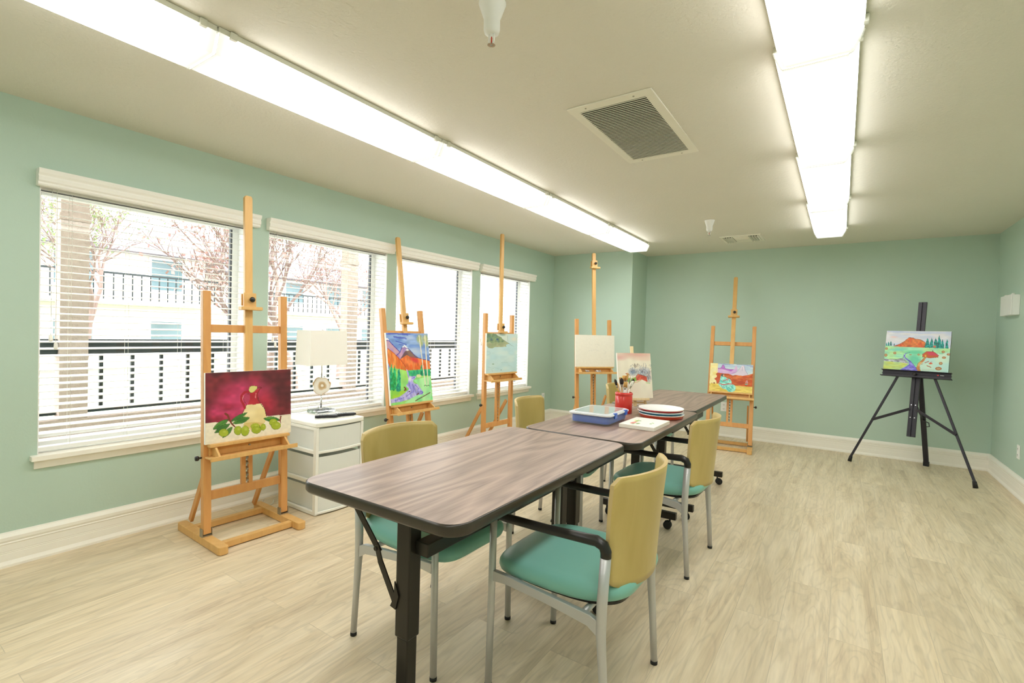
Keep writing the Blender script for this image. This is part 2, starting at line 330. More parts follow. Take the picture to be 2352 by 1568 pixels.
def baseboard(name, p, q, nrm):
    p, q, nrm = Vector((*p, 0)), Vector((*q, 0)), Vector((*nrm, 0)); n = len(prof); b = MB()
    vs = [o + nrm * a + Vector((0, 0, z)) for o in (p, q) for a, z in prof]
    b.add(vs, [tuple(range(n)), tuple(range(n, 2 * n))[::-1]] + [(i, (i + 1) % n, n + (i + 1) % n, n + i) for i in range(n)])
    struct(b.build(name, M_TRIM))
baseboard('baseboard_left', (0, YB), (0, PY), (1, 0)); baseboard('baseboard_pillar', (0, PY), (PW + .024, PY), (0, -1)); baseboard('baseboard_pillar_side', (PW, PY), (PW, D), (1, 0))
baseboard('baseboard_far', (PW, D), (W, D), (0, -1)); baseboard('baseboard_right', (W, D), (W, YB), (-1, 0)); baseboard('baseboard_back', (0, YB), (W, YB), (0, 1))

# ------------------------------------------------------------------ windows and blinds
for i, (y0, y1) in enumerate(WIN):
    wn = struct(empty('window_%d' % (i + 1), (-.14, (y0 + y1) / 2, ZB))); hw = (y1 - y0) / 2; hh = ZT_ - ZB
    f = MB(); t = .04
    f.box(-.06, -.02, -hw, -hw + t, 0, hh); f.box(-.06, -.02, hw - t, hw, 0, hh); f.box(-.06, -.02, -hw + t, hw - t, 0, t); f.box(-.06, -.02, -hw + t, hw - t, hh - t, hh)
    f.box(-.055, -.03, -hw + t, hw - t, .02 + t, .05 + t)
    f.build('frame', M_WHITE, wn, .002)
    g = MB(); e = .012
    g.box(-.05, -.03, hw - t - e, hw - t, t, hh - t); 
    g.build('gasket', M_DARKSTRIP, wn)  # dark grey strip down one inner side of the frame
    j = MB(); j.box(-.058, .1385, -hw, -hw + .004, .004, hh); j.box(-.058, .1385, hw - .004, hw, .004, hh); j.box(-.058, .1385, -hw + .004, hw - .004, hh - .004, hh); j.build('jamb_liner', M_WHITE, wn)
    p = MB(); p.box(-.044, -.040, -hw + t, hw - t, t, hh - t); p.build('pane', M_GLASS, wn)
    s = MB(); ov = .03; s.box(-.02, .14, -hw, hw, -.001, .004)
    s.box(.14, .185, -hw - ov, hw + ov, -.022, .004)
    s.build('sill', M_TRIM, wn, .004)
    a = MB(); a.prism([(.14, -.07), (.155, -.065), (.16, -.03), (.165, -.022), (.14, -.022)], -hw - ov + .015, hw + ov - .015, axis='y'); a.build('apron', M_TRIM, wn, .002)

VAL = [(.706, 1.846), (1.909, 3.084), (3.13, 4.317), (4.38, 5.536)]
LBL = ['leftmost white slatted blind, over the window behind the red still life easel', 'white slatted blind behind the table lamp and drawer cart', 'white slatted blind behind the mountain painting easel', 'narrow-looking white slatted blind farthest from the camera, behind the lake painting']
for i, (y0, y1) in enumerate(WIN):
    bl = tag(empty('window_blind', (0, (y0 + y1) / 2, ZT_)), LBL[i], 'blind', 'slatted blinds in the row of windows'); cy = (y0 + y1) / 2
    v0, v1 = VAL[i][0] - cy, VAL[i][1] - cy
    pr = [(0, -.03), (.038, -.03), (.044, -.022), (.040, -.014), (.050, -.006), (.052, .010), (.046, .020), (.056, .032), (.060, .046), (.058, .054), (0, .054)]
    v = MB(); v.prism(pr, v0, v1, axis='y')
    # profile is (x, z) extruded along y
    v.build('valance', M_VAL, bl, .002)
    hw = (y1 - y0) / 2 - .006; sl = MB(); n = 36; top = -.045; pitch = .0372
    tl = math.radians(9)
    for k in range(n):
        z = top - k * pitch
        if z + ZT_ < .60: break
        a = MB()
        pts = []
        for j in range(5):
            xx = (j / 4 - .5) * .048; zz = .0022 * (1 - (2 * j / 4 - 1) ** 2)
            pts.append((xx * math.cos(tl) + zz * math.sin(tl), -xx * math.sin(tl) + zz * math.cos(tl)))
        out = [(x - .05, zz + z) for x, zz in pts] + [(x - .05, zz + z - .0026) for x, zz in reversed(pts)]
        sl.prism(out, -hw, hw, axis='y')
    sl.build('slats', M_SLAT, bl)
    zb = top - n * pitch + .004
    r = MB(); r.box(-.074, -.026, -hw, hw, zb - .022, zb); r.build('bottom_rail', M_SLAT, bl, .003)
    h = MB(); h.box(-.078, -.022, -hw, hw, -.04, -.001); h.build('head_rail', M_WHITE, bl)
    c = MB()
    for u in (.13, .5, .87) if i else (.12, .36, .62, .88):
        yy = -hw + 2 * hw * u
        for xx in (-.0765, -.0235): c.tube([(xx, yy, -.03), (xx, yy, zb)], .0009, 5)
    c.build('ladder_cord', M_CORD, bl)
    for dy, zz in ((.045, -.79), (.065, -.83)):
        c = MB(); c.tube([(-.016, -hw + dy, -.03), (-.016, -hw + dy, zz)], .0011, 5); co = c.build('pull_cord', M_CORD, bl)
        c = MB(); c.lathe([(.003, .0), (.0075, -.006), (.009, -.03), (.006, -.036)], (-.016, -hw + dy, zz), 10); c.build('tassel', M_VAL, co)

# ------------------------------------------------------------------ ceiling lights
def light(name, cx, y0, y1, label):
    L = y1 - y0 - .004
    t = tag(empty(name, (cx, (y0 + y1) / 2, H)), label, 'ceiling light', 'fluorescent strip lights')
    b = MB(); b.box(-.135, .135, -L / 2, L / 2, -.022, -.001); b.build('channel', M_FIXT, t, .002)
    pr = [(-.134, -.022), (-.128, -.04), (-.104, -.088), (-.098, -.092), (.098, -.092), (.104, -.088), (.128, -.04), (.134, -.022)]
    e = MB(); e.prism(pr, -L / 2 + .003, L / 2 - .003, axis='y'); le = e.build('lens', [M_LENS, M_LENSS], t)
    for pf in le.data.polygons:
        if abs(pf.normal.x) > .3: pf.material_index = 1
    pr2 = [(x * 1.03, z * 1.03 if z < -.03 else z) for x, z in pr]
    for s in (-1, 1):
        c = MB(); c.prism(pr2, min(s * (L / 2 - .003), s * L / 2), max(s * (L / 2 - .003), s * L / 2), axis='y'); c.build('end_cap', M_ENDCAP, t)
    for s in (-1, 1):
        c = MB(); c.box(.128, .146, s * (L / 2 - .05) - .012, s * (L / 2 - .05) + .012, -.03, -.004); c.build('clip', M_FIXT, t, .002)
    return t
yl = [-1.52, -.315, .890, 2.105, 3.34, 4.545, 5.72]
ll = ['window-side strip light behind the camera, last of its row', 'window-side strip light overhead, second from the back end', 'window-side strip light at the top left edge of the photo', 'window-side strip light in front of the first joint seen, over the first windows', 'window-side strip light above the third window', 'window-side strip light at the far end, nearest the pillar']
for k in range(6): light('ceiling_light', 1.34 + .004 * k, yl[k], yl[k + 1], ll[k])
yr = [-1.53, -.33, .875, 2.082, 3.33, 4.515, 5.68]
lr = ['room-side strip light behind the camera, last of its row', 'room-side strip light overhead, out past the top of the photo', 'room-side strip light largest in view, touching the top edge of the photo', 'room-side strip light second in view, right of the square vent', 'room-side strip light third in view', 'room-side strip light at the far end, above the far wall']
for k in range(6): light('ceiling_light', 3.345 - .0115 * k, yr[k], yr[k + 1], lr[k])

# ------------------------------------------------------------------ ceiling vents and sprinklers
t = tag(empty('ceiling_vent', (2.48, 2.57, H)), 'large square return air grille with many thin slats in the ceiling', 'vent')
x0, x1, y0, y1 = -.21, .21, -.432, .432; ix, iy = .166, .378
b = MB(); b.box(x0, x1, y0, -iy, -.008, -.0005); b.box(x0, x1, iy, y1, -.008, -.0005); b.box(x0, -ix, -iy, iy, -.008, -.0005); b.box(ix, x1, -iy, iy, -.008, -.0005); b.build('frame', M_VENT, t, .002)
b = MB(); b.box(-ix, ix, -iy, iy, -.0025, -.0005); b.build('duct_shade', M_VDARK, t)  # near-black sheet paints the shade of the hollow behind the slats
b = MB(); n = 42
for k in range(n):
    y = -iy + (k + .5) * 2 * iy / n
    b.box(-ix, ix, y - .0026, y + .0026, -.0085, -.0065)
b.build('slats', M_VENT, t)
for sx in (-1, 1):
    for sy in (-1, 1):
        b = MB(); b.lathe([(.005, 0), (.004, -.002), (.0, -.0025)], (sx * .12, sy * .405, -.008), 10); b.build('screw', M_ZINC, t)
t = tag(empty('air_register', (2.48, 5.86, H)), 'small three-way supply air register in the ceiling near the far wall', 'vent')
b = MB(); b.box(-.2, .2, -.19, -.155, -.008, -.0005); b.box(-.2, .2, .155, .19, -.008, -.0005); b.box(-.2, -.175, -.155, .155, -.008, -.0005); b.box(.175, .2, -.155, .155, -.008, -.0005)
b.box(-.078, -.068, -.155, .155, -.008, -.0005); b.box(.068, .078, -.155, .155, -.008, -.0005); b.box(-.068, .068, .02, .155, -.007, -.0005); b.build('frame', M_VENT, t)
b = MB(); b.box(-.175, .175, -.155, .155, -.0022, -.0005); b.build('duct_shade', M_VDARK, t)  # shade inside the register painted as a near-black sheet
b = MB()
for k in range(4):
    for s in (-1, 1):
        x = s * (.09 + k * .025); b.bar((x, -.155, -.012), (x, .155, -.012), .018, .0015, up=(-.75, 0, .65))
for k in range(6):
    y = -.145 + k * .028; b.bar((-.068, y, -.009), (.068, y, -.009), .014, .0015, up=(0, .6, .8))
b.build('vanes', M_VENT, t)
def sprinkler(x, y, label):
    t = tag(empty('sprinkler_head', (x, y, H)), label, 'fire sprinkler', 'ceiling sprinklers')
    b = MB(); b.lathe([(.046, 0), (.046, -.004), (.043, -.012), (.031, -.045), (.0275, -.052), (.0275, -.088), (.024, -.1), (.012, -.104)], n=32); b.build('cup', M_WHITE, t)
    b = MB(); b.tube([(-.010, 0, -.1), (-.011, 0, -.125), (-.004, 0, -.138)], .0025, 8); b.tube([(.010, 0, -.1), (.011, 0, -.125), (.004, 0, -.138)], .0025, 8); b.lathe([(.007, -.1), (.006, -.11), (.0, -.112)], n=12)
    b.build('frame_arms', M_WHITE, t)
    b = MB(); b.tube([(0, 0, -.110), (0, 0, -.133)], .0022, 8); b.build('bulb', M_RED, t)
    b = MB(); b.lathe([(.0, -.1375), (.005, -.1378), (.005, -.139), (.0, -.139)], n=16)
    for k in range(16):
        a = 2 * PI * k / 16; b.bar((.004 * math.cos(a), .004 * math.sin(a), -.1385), (.0135 * math.cos(a), .0135 * math.sin(a), -.1385), .0028, .0009)
    b.build('deflector', M_CHROME, t)
sprinkler(2.418, 1.325, 'white sprinkler head at the top edge of the photo, nearer one'); sprinkler(2.357, 4.84, 'white sprinkler head by the small air register, farther one')

# ------------------------------------------------------------------ wall fittings
def outlet(name, loc, rz, label, cat, outletp=True):
    t = tag(empty(name, loc, rz), label, cat)
    b = MB(); b.box(-.036, .036, -.006, -.0005, -.058, .058); b.build('plate', M_WHITE, t, .002)
    for s in (-1, 1):
        b = MB(); b.box(-.016, .016, -.0085, -.006, s * .026 - .014, s * .026 + .014); r = b.build('socket', M_WHITE, t, .003)
        d = MB(); d.box(-.008, -.005, -.0090, -.0084, s * .026 - .004, s * .026 + .006); d.box(.005, .008, -.0090, -.0084, s * .026 - .004, s * .026 + .006); d.box(-.0025, .0025, -.0090, -.0084, s * .026 - .011, s * .026 - .007); d.build('slots', M_VDARK, r)
outlet('wall_outlet', (2.205, D, .375), 0, 'white duplex outlet on the far wall behind the desert painting easel', 'outlet')
outlet('wall_outlet', (W, 5.735, .362), -PI / 2, 'white outlet low on the right wall', 'outlet')
outlet('wall_outlet', (0, 5.875, .355), PI / 2, 'white outlet plate low on the window wall, top edge showing over a chair back', 'outlet')
t = tag(empty('wall_box', (W, 6.08, 1.6)), 'white boxy unit fixed high on the right wall near the corner', 'wall box')
b = MB(); b.box(-.048, -.0005, -.19, .19, -.09, .085); b.build('body', M_WHITE, t, .003)
b = MB(); b.box(-.056, -.048, -.19, .16, -.09, .088); b.build('cover', M_WHITE, t, .003)
for y in (-.12, .1):
    b = MB(); b.lathe([(.012, .085), (.012, .097), (.008, .1)], (-.03, y, 0), 14); b.build('cap', M_VAL, t)

# ------------------------------------------------------------------ easels
T_ = dict(a=.224, zh=.058)
def easel(X0, Y0, yaw, t, zc, mt, clampz, label, rknob=False, wid=.5):
    th = math.atan(t); a = T_['a']; zh = T_['zh']
    root = tag(empty('wooden_easel', (X0, Y0, 0), yaw), label, 'easel', 'wooden studio easels')
    TM = Matrix.Translation((0, 0, zh)) @ Matrix.Rotation(-th, 4, 'X')
    Lz = lambda z: (z - zh) / math.cos(th)
    for s in (-1, 1):
        b = MB(); b.prism([(s * a + x, y) for x, y in rrect(-.026, .026, -.225, .335, .018, 4)], .002, .045); b.build('base_rail', M_EASEL2, root, .003)
        b = MB(); b.box(s * a - .026, s * a + .026, -.016, .02, .0455, .052); b.box(s * a - .026, s * a - .0225, -.016, .02, .052, .09); b.box(s * a + .0225, s * a + .026, -.016, .02, .052, .09)
        hb = b.build('hinge_bracket', M_ZINC, root)
        b = MB(); b.M = TM; b.box(s * a - .021, s * a + .021, -.018, .02, .001, 1.37)
        b.build('upright', M_EASEL, root, .004)
        # rear brace from the skid to the upright
        q = TM @ Vector((s * a, .03, .44)); b = MB(); b.bar((s * (a - .036), .30, .05), (s * (a - .036), q.y, q.z), .018, .034, up=(0, 1, 0)); b.build('brace', M_EASEL, root, .003)
    for y in (-.135, .225):
        b = MB(); b.box(-a + .026, a - .026, y - .018, y + .018, .006, .04); b.build('cross_bar', M_EASEL2, root, .002)
    b = MB(); b.M = TM; b.box(-a + .021, a - .021, -.008, .012, .185, .235); b.build('lower_rail', M_EASEL, root, .002)
    b = MB(); b.M = TM; b.box(-a + .021, a - .021, -.004, .014, 1.135, 1.18); b.build('upper_rail', M_EASEL, root, .002)
    Lc = Lz(zc)
    for s in (-1, 1):
        b = MB(); b.M = TM; b.box(s * .020 - .012, s * .020 + .012, -.006, .016, .235, Lc + .1); b.build('ratchet_post', M_EASEL, root, .002)
    b = MB(); b.M = TM; z = .245
    while z < Lc - .08:
        b.box(-.008, .008, -.004, .008, z, z + .01); b.add([(-.007, -.005, z + .01), (.007, -.005, z + .01), (.007, .006, z + .022), (-.007, .006, z + .022)], [(0, 1, 2, 3)]); z += .034
    b.build('ratchet_teeth', M_ZINC, root)
    b = MB(); b.M = TM; b.prism([(-.0225, Lc + .0), (.0225, Lc + .0), (.0225, Lz(mt) - .012), (.015, Lz(mt)), (-.015, Lz(mt)), (-.0225, Lz(mt) - .012)], -.030, -.0065, axis='y'); b.build('mast', M_EASEL2, root, .002)
    # shelf tray
    hw = wid / 2
    b = MB(); b.M = TM; Lt = Lc
    b.box(-hw + .02, hw - .02, -.072, -.0195, Lt - .018, Lt)              # canvas ledge
    b.box(-hw + .03, hw - .03, -.028, -.019, Lt - .072, Lt - .018)       # back board
    b.box(-hw + .012, hw - .012, -.118, -.019, Lt - .082, Lt - .072)     # tray floor
    b.box(-hw, hw, -.128, -.118, Lt - .086, Lt - .062)                   # front lip
    for s in (-1, 1): b.prism([(-.028, Lt - .072), (-.118, Lt - .072), (-.118, Lt - .064), (-.066, Lt - .018), (-.028, Lt - .018)], s * (hw - .05) - .006, s * (hw - .05) + .006, axis='x')
    tr = b.build('shelf_tray', M_EASEL2, root, .002)
    b = MB(); b.M = TM; b.tube([(0, -.028, Lt - .04), (0, -.038, Lt - .04)], .005, 10); b.build('bolt', M_ZINC, tr)
    Lk = Lz(clampz)
    b = MB(); b.M = TM; b.box(-.036, .036, -.046, -.0305, Lk + .012, Lk + .095); b.box(-.062, .062, -.072, -.0305, Lk - .008, Lk + .012); b.box(-.032, .032, -.006, .004, Lk + .02, Lk + .09)
    cl = b.build('clamp', M_EASEL2, root, .003)
    b = MB(); b.M = TM @ Matrix.Translation((.006, -.046, Lk + .055)) @ Matrix.Rotation(PI / 2, 4, 'X'); b.lathe([(.006, 0), (.008, .004), (.014, .008), (.016, .016), (.013, .022), (0, .024)], n=16); b.build('knob', M_BLACKPL, cl)
    for s in ((-1, 1) if rknob else (-1,)):
        b = MB(); b.M = TM @ Matrix.Translation((s * (a + .021), .004, .43)) @ Matrix.Rotation(s * PI / 2, 4, 'Y'); b.lathe([(.005, 0), (.005, .012), (.012, .016), (.015, .022), (.013, .032), (0, .034)], n=14); b.build('side_knob', M_BLACKPL, root)
    return root, Matrix.Translation((X0, Y0, 0)) @ Matrix.Rotation(yaw, 4, 'Z') @ TM, Lc

# ------------------------------------------------------------------ paintings: a fine colour grid on the front of each canvas
rng = np.random.default_rng(3)
def vnoise(h, wd, cells, seed=0, stretch=(1, 1)):
    r = np.random.default_rng(seed); gy, gx = max(2, int(cells * stretch[1])), max(2, int(cells * stretch[0])); g = r.random((gy + 2, gx + 2))
    y = np.linspace(0, gy, h); x = np.linspace(0, gx, wd); yi = y.astype(int); xi = x.astype(int); fy = y - yi; fx = x - xi
    fy = (fy * fy * (3 - 2 * fy))[:, None]; fx = (fx * fx * (3 - 2 * fx))[None]
    a = g[np.ix_(yi, xi)]; b_ = g[np.ix_(yi, xi + 1)]; c = g[np.ix_(yi + 1, xi)]; d = g[np.ix_(yi + 1, xi + 1)]
    return (a * (1 - fx) + b_ * fx) * (1 - fy) + (c * (1 - fx) + d * fx) * fy
class Paint:
    def __init__(s, quad, Wm, Hm, nx=170):
        s.Wm, s.Hm, s.nx = Wm, Hm, nx; s.ny = int(nx * Hm / Wm)
        s.img = np.ones((s.ny, s.nx, 3)) * .93
        X, Y = np.meshgrid(np.linspace(0, 1, s.nx), np.linspace(0, 1, s.ny)); s.X, s.Y = X, Y
        A = []; B = []
        for (u, v), (x, y) in zip(((0, 0), (1, 0), (1, 1), (0, 1)), quad):   # unit -> source drawing coordinates
            A.append([u, v, 1, 0, 0, 0, -u * x, -v * x]); B.append(x); A.append([0, 0, 0, u, v, 1, -u * y, -v * y]); B.append(y)
        h = np.linalg.solve(np.array(A, float), np.array(B, float)); den = h[6] * X + h[7] * Y + 1
        s.px = (h[0] * X + h[1] * Y + h[2]) / den; s.py = (h[3] * X + h[4] * Y + h[5]) / den
        s.k = 0
    def n(s, cells, st=(1, 1)): s.k += 1; return vnoise(s.ny, s.nx, cells, s.k * 7 + 1, st)
    def put(s, mask, col, a=1.0, var=0.0, cells=20, st=(1, 1), col2=None):
        c = np.array([v / 255 for v in col])[None, None]; m = (mask * a)[..., None] if mask.dtype != bool else (mask.astype(float) * a)[..., None]
        cc = np.broadcast_to(c, s.img.shape).copy()
        if col2 is not None:
            t = np.clip((s.n(cells, st) - .5) * 2.2 + .5, 0, 1)[..., None]; cc = cc * (1 - t) + np.array([v / 255 for v in col2])[None, None] * t
        if var: cc = cc * (1 + var * (s.n(cells * 2, st)[..., None] - .5) * 2)
        s.img = s.img * (1 - m) + cc * m
    def poly(s, pts, col, wob=0, **kw):
        px, py = s.px, s.py
        if wob: px = px + (s.n(24) - .5) * wob; py = py + (s.n(24) - .5) * wob
        ins = np.zeros(px.shape, bool); n = len(pts)
        for i in range(n):
            x1, y1 = pts[i]; x2, y2 = pts[(i + 1) % n]
            if y1 == y2: continue
            c = ((y1 > py) != (y2 > py)) & (px < (x2 - x1) * (py - y1) / (y2 - y1) + x1); ins ^= c
        s.put(ins, col, **kw); return ins
    def ell(s, cx, cy, rx, ry, col, ang=0, soft=0, **kw):
        a = math.radians(ang); dx, dy = s.px - cx, s.py - cy; u = (dx * math.cos(a) + dy * math.sin(a)) / rx; v = (-dx * math.sin(a) + dy * math.cos(a)) / ry
        r = np.sqrt(u * u + v * v); m = np.clip((1 - r) / soft, 0, 1) if soft else r < 1; s.put(m, col, **kw)
    def line(s, pts, wd, col, **kw):
        m = np.zeros(s.px.shape, bool); ws = wd if isinstance(wd, (list, tuple)) else [wd] * len(pts)
        for i in range(len(pts) - 1):
            (x1, y1), (x2, y2) = pts[i], pts[i + 1]; dx, dy = x2 - x1, y2 - y1; L2 = dx * dx + dy * dy + 1e-9
            t = np.clip(((s.px - x1) * dx + (s.py - y1) * dy) / L2, 0, 1); d = np.hypot(s.px - x1 - t * dx, s.py - y1 - t * dy)
            m |= d < (ws[i] + (ws[i + 1] - ws[i]) * t) / 2
        s.put(m, col, **kw)
    def fill(s, col, **kw): s.put(np.ones(s.px.shape, bool), col, **kw)
    def build(s, label, Mx, thick=.02, edge=M_CANVAS, name='painting', cat='painting'):
        # local: x right, z up from the bottom edge, front face at y=0, body behind at +y
        nx, ny = s.nx, s.ny; X = (s.X - .5) * s.Wm; Z = (1 - s.Y) * s.Hm
        co = np.stack([X, np.zeros_like(X), Z], -1).reshape(-1, 3)
        idx = np.arange(nx * ny).reshape(ny, nx); q = np.stack([idx[:-1, :-1], idx[1:, :-1], idx[1:, 1:], idx[:-1, 1:]], -1).reshape(-1, 4)
        me = bpy.data.meshes.new(name); n0 = nx * ny
        hx = s.Wm / 2; ex = [(-hx, 0, 0), (hx, 0, 0), (hx, 0, s.Hm), (-hx, 0, s.Hm), (-hx, thick, 0), (hx, thick, 0), (hx, thick, s.Hm), (-hx, thick, s.Hm)]
        faces = q.tolist() + [[n0 + i for i in f] for f in ((0, 4, 5, 1), (1, 5, 6, 2), (2, 6, 7, 3), (3, 7, 4, 0), (4, 7, 6, 5))]
        me.from_pydata(co.tolist() + ex, [], faces); me.materials.append(M_PAINT); me.materials.append(edge)
        me.polygons.foreach_set('material_index', [0] * len(q) + [1] * 5)
        ca = me.color_attributes.new('paint', 'FLOAT_COLOR', 'POINT'); im = np.clip(s.img, 0, 1); im = np.where(im <= .04045, im / 12.92, ((im + .055) / 1.055) ** 2.4)
        arr = np.ones((n0 + 8, 4)); arr[:n0, :3] = im.reshape(-1, 3); ca.data.foreach_set('color', arr.ravel())
        o = bpy.data.objects.new(name, me); C.objects.link(o); o.matrix_world = Mx
        return tag(o, label, cat)

def on_easel(P_, Mx, Lc, label, **kw): return P_.build(label, Mx @ Matrix.Translation((0, -.052, Lc + .0005)), **kw)

# red still life with jug and olives
_, Mx, Lc = easel(.501, 1.545, 1.534, .04, .566, 2.011, 1.334, 'wooden easel nearest the camera, holding the red still life, in front of the first window', wid=.5)
p = Paint([(60, 175), (1320, 113), (1385, 1048), (100, 1258)], .496, .398)
p.fill((118, 40, 48), cells=9, col2=(84, 34, 40), var=.16)
p.ell(640, 620, 560, 470, (176, 44, 82), ang=-12, soft=.5, cells=10, col2=(196, 62, 104), var=.12)
p.ell(330, 800, 330, 220, (186, 58, 100), soft=.6, cells=12, col2=(160, 40, 66), var=.14)
p.ell(950, 640, 240, 260, (176, 40, 60), soft=.7, cells=12, col2=(150, 34, 46), a=.8, var=.1)
p.poly([(40, 930), (300, 905), (500, 885), (1000, 812), (1400, 778), (1420, 1200), (60, 1400)], (238, 228, 204), var=.03)
p.poly([(700, 640), (910, 618), (975, 700), (1003, 815), (985, 910), (930, 960), (780, 1030), (690, 960), (640, 870), (650, 760)], (232, 210, 150), cells=8, col2=(240, 222, 170), var=.03)
p.ell(820, 950, 160, 48, (214, 186, 108), a=.8)
p.line([(905, 625), (970, 700), (1003, 815)], 8, (74, 40, 34)); p.line([(640, 770), (665, 695), (700, 640)], 7, (90, 44, 34))
p.poly([(740, 455), (835, 420), (880, 395), (852, 470), (862, 560), (905, 620), (800, 640), (712, 632), (742, 560)], (172, 34, 48), cells=8, col2=(196, 48, 60))
p.line([(720, 450), (660, 452), (615, 500), (612, 580), (650, 640), (672, 690)], 34, (168, 32, 46)); p.line([(720, 480), (670, 500), (645, 545), (655, 590), (690, 630)], 8, (112, 28, 34)); p.line([(640, 510), (630, 560)], 10, (214, 140, 150))
p.ell(695, 545, 44, 62, (176, 60, 92), a=.8)
p.line([(835, 400), (880, 378), (908, 388), (880, 402), (852, 470), (862, 560), (900, 615)], 9, (110, 26, 32)); p.line([(826, 470), (822, 540)], 12, (226, 150, 150), a=.8)
p.poly([(720, 385), (745, 365), (840, 358), (838, 400), (790, 452), (742, 460), (718, 430)], (214, 208, 128)); p.line([(720, 385), (745, 363), (840, 358), (838, 400), (790, 456), (742, 462), (718, 430), (720, 385)], 7, (120, 70, 44))
def leaf(p, pts, c=(66, 122, 52), hi=(104, 158, 62)):
    (x0, y0), (x1, y1), wd = pts; n = 14; L = math.hypot(x1 - x0, y1 - y0); nx, ny = -(y1 - y0) / L, (x1 - x0) / L; A = []; Bp = []
    for k in range(n + 1):
        t = k / n; w_ = wd * math.sin(PI * t) ** .8; A.append((x0 + (x1 - x0) * t + nx * w_, y0 + (y1 - y0) * t + ny * w_)); Bp.append((x0 + (x1 - x0) * t - nx * w_, y0 + (y1 - y0) * t - ny * w_))
    p.poly(A + Bp[::-1], c, cells=14, col2=hi); p.line([(x0, y0), (x1, y1)], 5, (40, 84, 36), a=.7); p.line(A + Bp[::-1], 5, (40, 72, 34), a=.8)
leaf(p, ((205, 1018), (432, 865), 44)); leaf(p, ((232, 1070), (462, 930), 40), (58, 108, 48)); leaf(p, ((470, 895), (712, 760), 30)); leaf(p, ((500, 925), (752, 835), 44), (56, 112, 46)); leaf(p, ((355, 1145), (500, 975), 38), (84, 130, 58)); leaf(p, ((960, 850), (1205, 865), 38), (50, 122, 50))
p.line([(385, 780), (420, 800), (455, 880), (490, 935), (548, 985)], [34, 30, 26, 24, 16], (120, 56, 34)); p.line([(1218, 815), (1212, 870), (1185, 882)], [22, 22, 12], (128, 56, 34)); p.line([(1212, 880), (1222, 915)], 12, (128, 56, 34))
for cx, cy, rx, ry in ((585, 1033, 62, 70), (693, 1038, 64, 80), (370, 1070, 76, 62), (845, 968, 70, 48), (962, 978, 44, 50), (862, 1022, 74, 58), (1110, 905, 64, 54), (1155, 955, 74, 62)):
    p.ell(cx, cy, rx, ry, (112, 132, 34)); p.ell(cx, cy - 3, rx * .92, ry * .92, (160, 176, 42), cells=10, col2=(178, 190, 60)); p.ell(cx + rx * .15, cy - ry * .3, rx * .5, ry * .4, (196, 204, 96), soft=.8, a=.7)
on_easel(p, Mx, Lc, 'red and cream painting of a jug with green olives')

# mountain landscape
_, Mx, Lc = easel(.366, 3.054, 1.573, .141, .596, 2.057, 1.285, 'wooden easel leaning back with the bright mountain painting, between second and third windows', wid=.5)
p = Paint([(165, 188), (845, 185), (955, 1275), (270, 1375)], .50, .61, 150)
p.fill((150, 180, 226), cells=7, col2=(112, 148, 214), st=(1, 3), var=.06)
for pts, wd in (([(300, 250), (380, 262), (470, 262), (495, 278)], 26), ([(180, 205), (330, 200), (520, 215)], 20), ([(330, 320), (420, 345), (500, 372)], 16), ([(385, 372), (450, 380)], 12), ([(430, 195), (560, 200)], 12)): p.line(pts, wd, (66, 82, 190), a=.8)
p.ell(640, 480, 160, 90, (190, 206, 232), soft=.9); p.ell(560, 260, 120, 50, (196, 210, 236), soft=.9, a=.7)
p.poly([(150, 300), (210, 305), (270, 360), (400, 500), (360, 560), (300, 530), (200, 430), (150, 400)], (176, 148, 200), cells=12, col2=(206, 164, 178), st=(2, 1)); p.line([(165, 315), (215, 312), (290, 390), (400, 495)], 12, (78, 66, 170))
p.poly([(150, 285), (195, 272), (218, 300), (205, 312), (190, 300), (170, 312), (150, 308)], (240, 240, 244))
p.poly([(340, 560), (410, 480), (430, 425), (455, 405), (520, 430), (560, 480), (420, 620)], (160, 132, 190), cells=10, col2=(206, 160, 190)); p.line([(340, 555), (400, 500), (425, 430), (460, 405)], 12, (72, 60, 160))
p.poly([(405, 612), (480, 480), (560, 460), (620, 520), (700, 578), (900, 640), (905, 800), (440, 700)], (112, 84, 92), cells=12, col2=(140, 110, 96))
p.poly([(430, 420), (470, 378), (512, 410), (530, 436), (490, 418), (470, 400), (452, 418)], (244, 244, 246)); p.poly([(480, 468), (515, 440), (560, 468), (535, 466), (515, 476), (500, 460)], (244, 244, 246))
p.line([(530, 436), (600, 500), (660, 570), (760, 600), (890, 628)], 10, (76, 66, 150))
p.poly([(405, 612), (440, 590), (510, 540), (600, 590), (700, 590), (890, 635), (905, 770), (760, 780), (520, 800), (430, 640)], (222, 104, 44), cells=12, col2=(236, 136, 70), st=(1.6, 1), var=.1)
p.ell(640, 620, 110, 50, (220, 58, 66), ang=28, soft=.7, a=.9)
p.poly([(195, 430), (290, 500), (420, 630), (500, 730), (520, 800), (370, 775), (240, 750), (195, 640)], (226, 112, 42), cells=14, col2=(236, 150, 72), st=(2.2, .6), var=.12); p.line([(200, 440), (290, 505), (420, 632), (500, 740)], 9, (190, 70, 34))
p.poly([(235, 745), (380, 770), (520, 800), (760, 775), (905, 765), (960, 1300), (260, 1400)], (140, 216, 120), cells=8, col2=(168, 226, 112), var=.05)
p.poly([(270, 1110), (440, 1130), (560, 1080), (480, 1200), (300, 1260), (260, 1260)], (168, 214, 60), cells=12, col2=(130, 206, 84))
p.poly([(620, 950), (905, 880), (960, 1300), (480, 1330), (700, 1180), (790, 1140), (690, 1010)], (132, 228, 150), cells=9, col2=(176, 236, 170), var=.04)
p.poly([(530, 790), (905, 765), (910, 870), (700, 880), (640, 905), (560, 880)], (44, 164, 124), cells=26, col2=(70, 196, 120), st=(2, 1), var=.15)
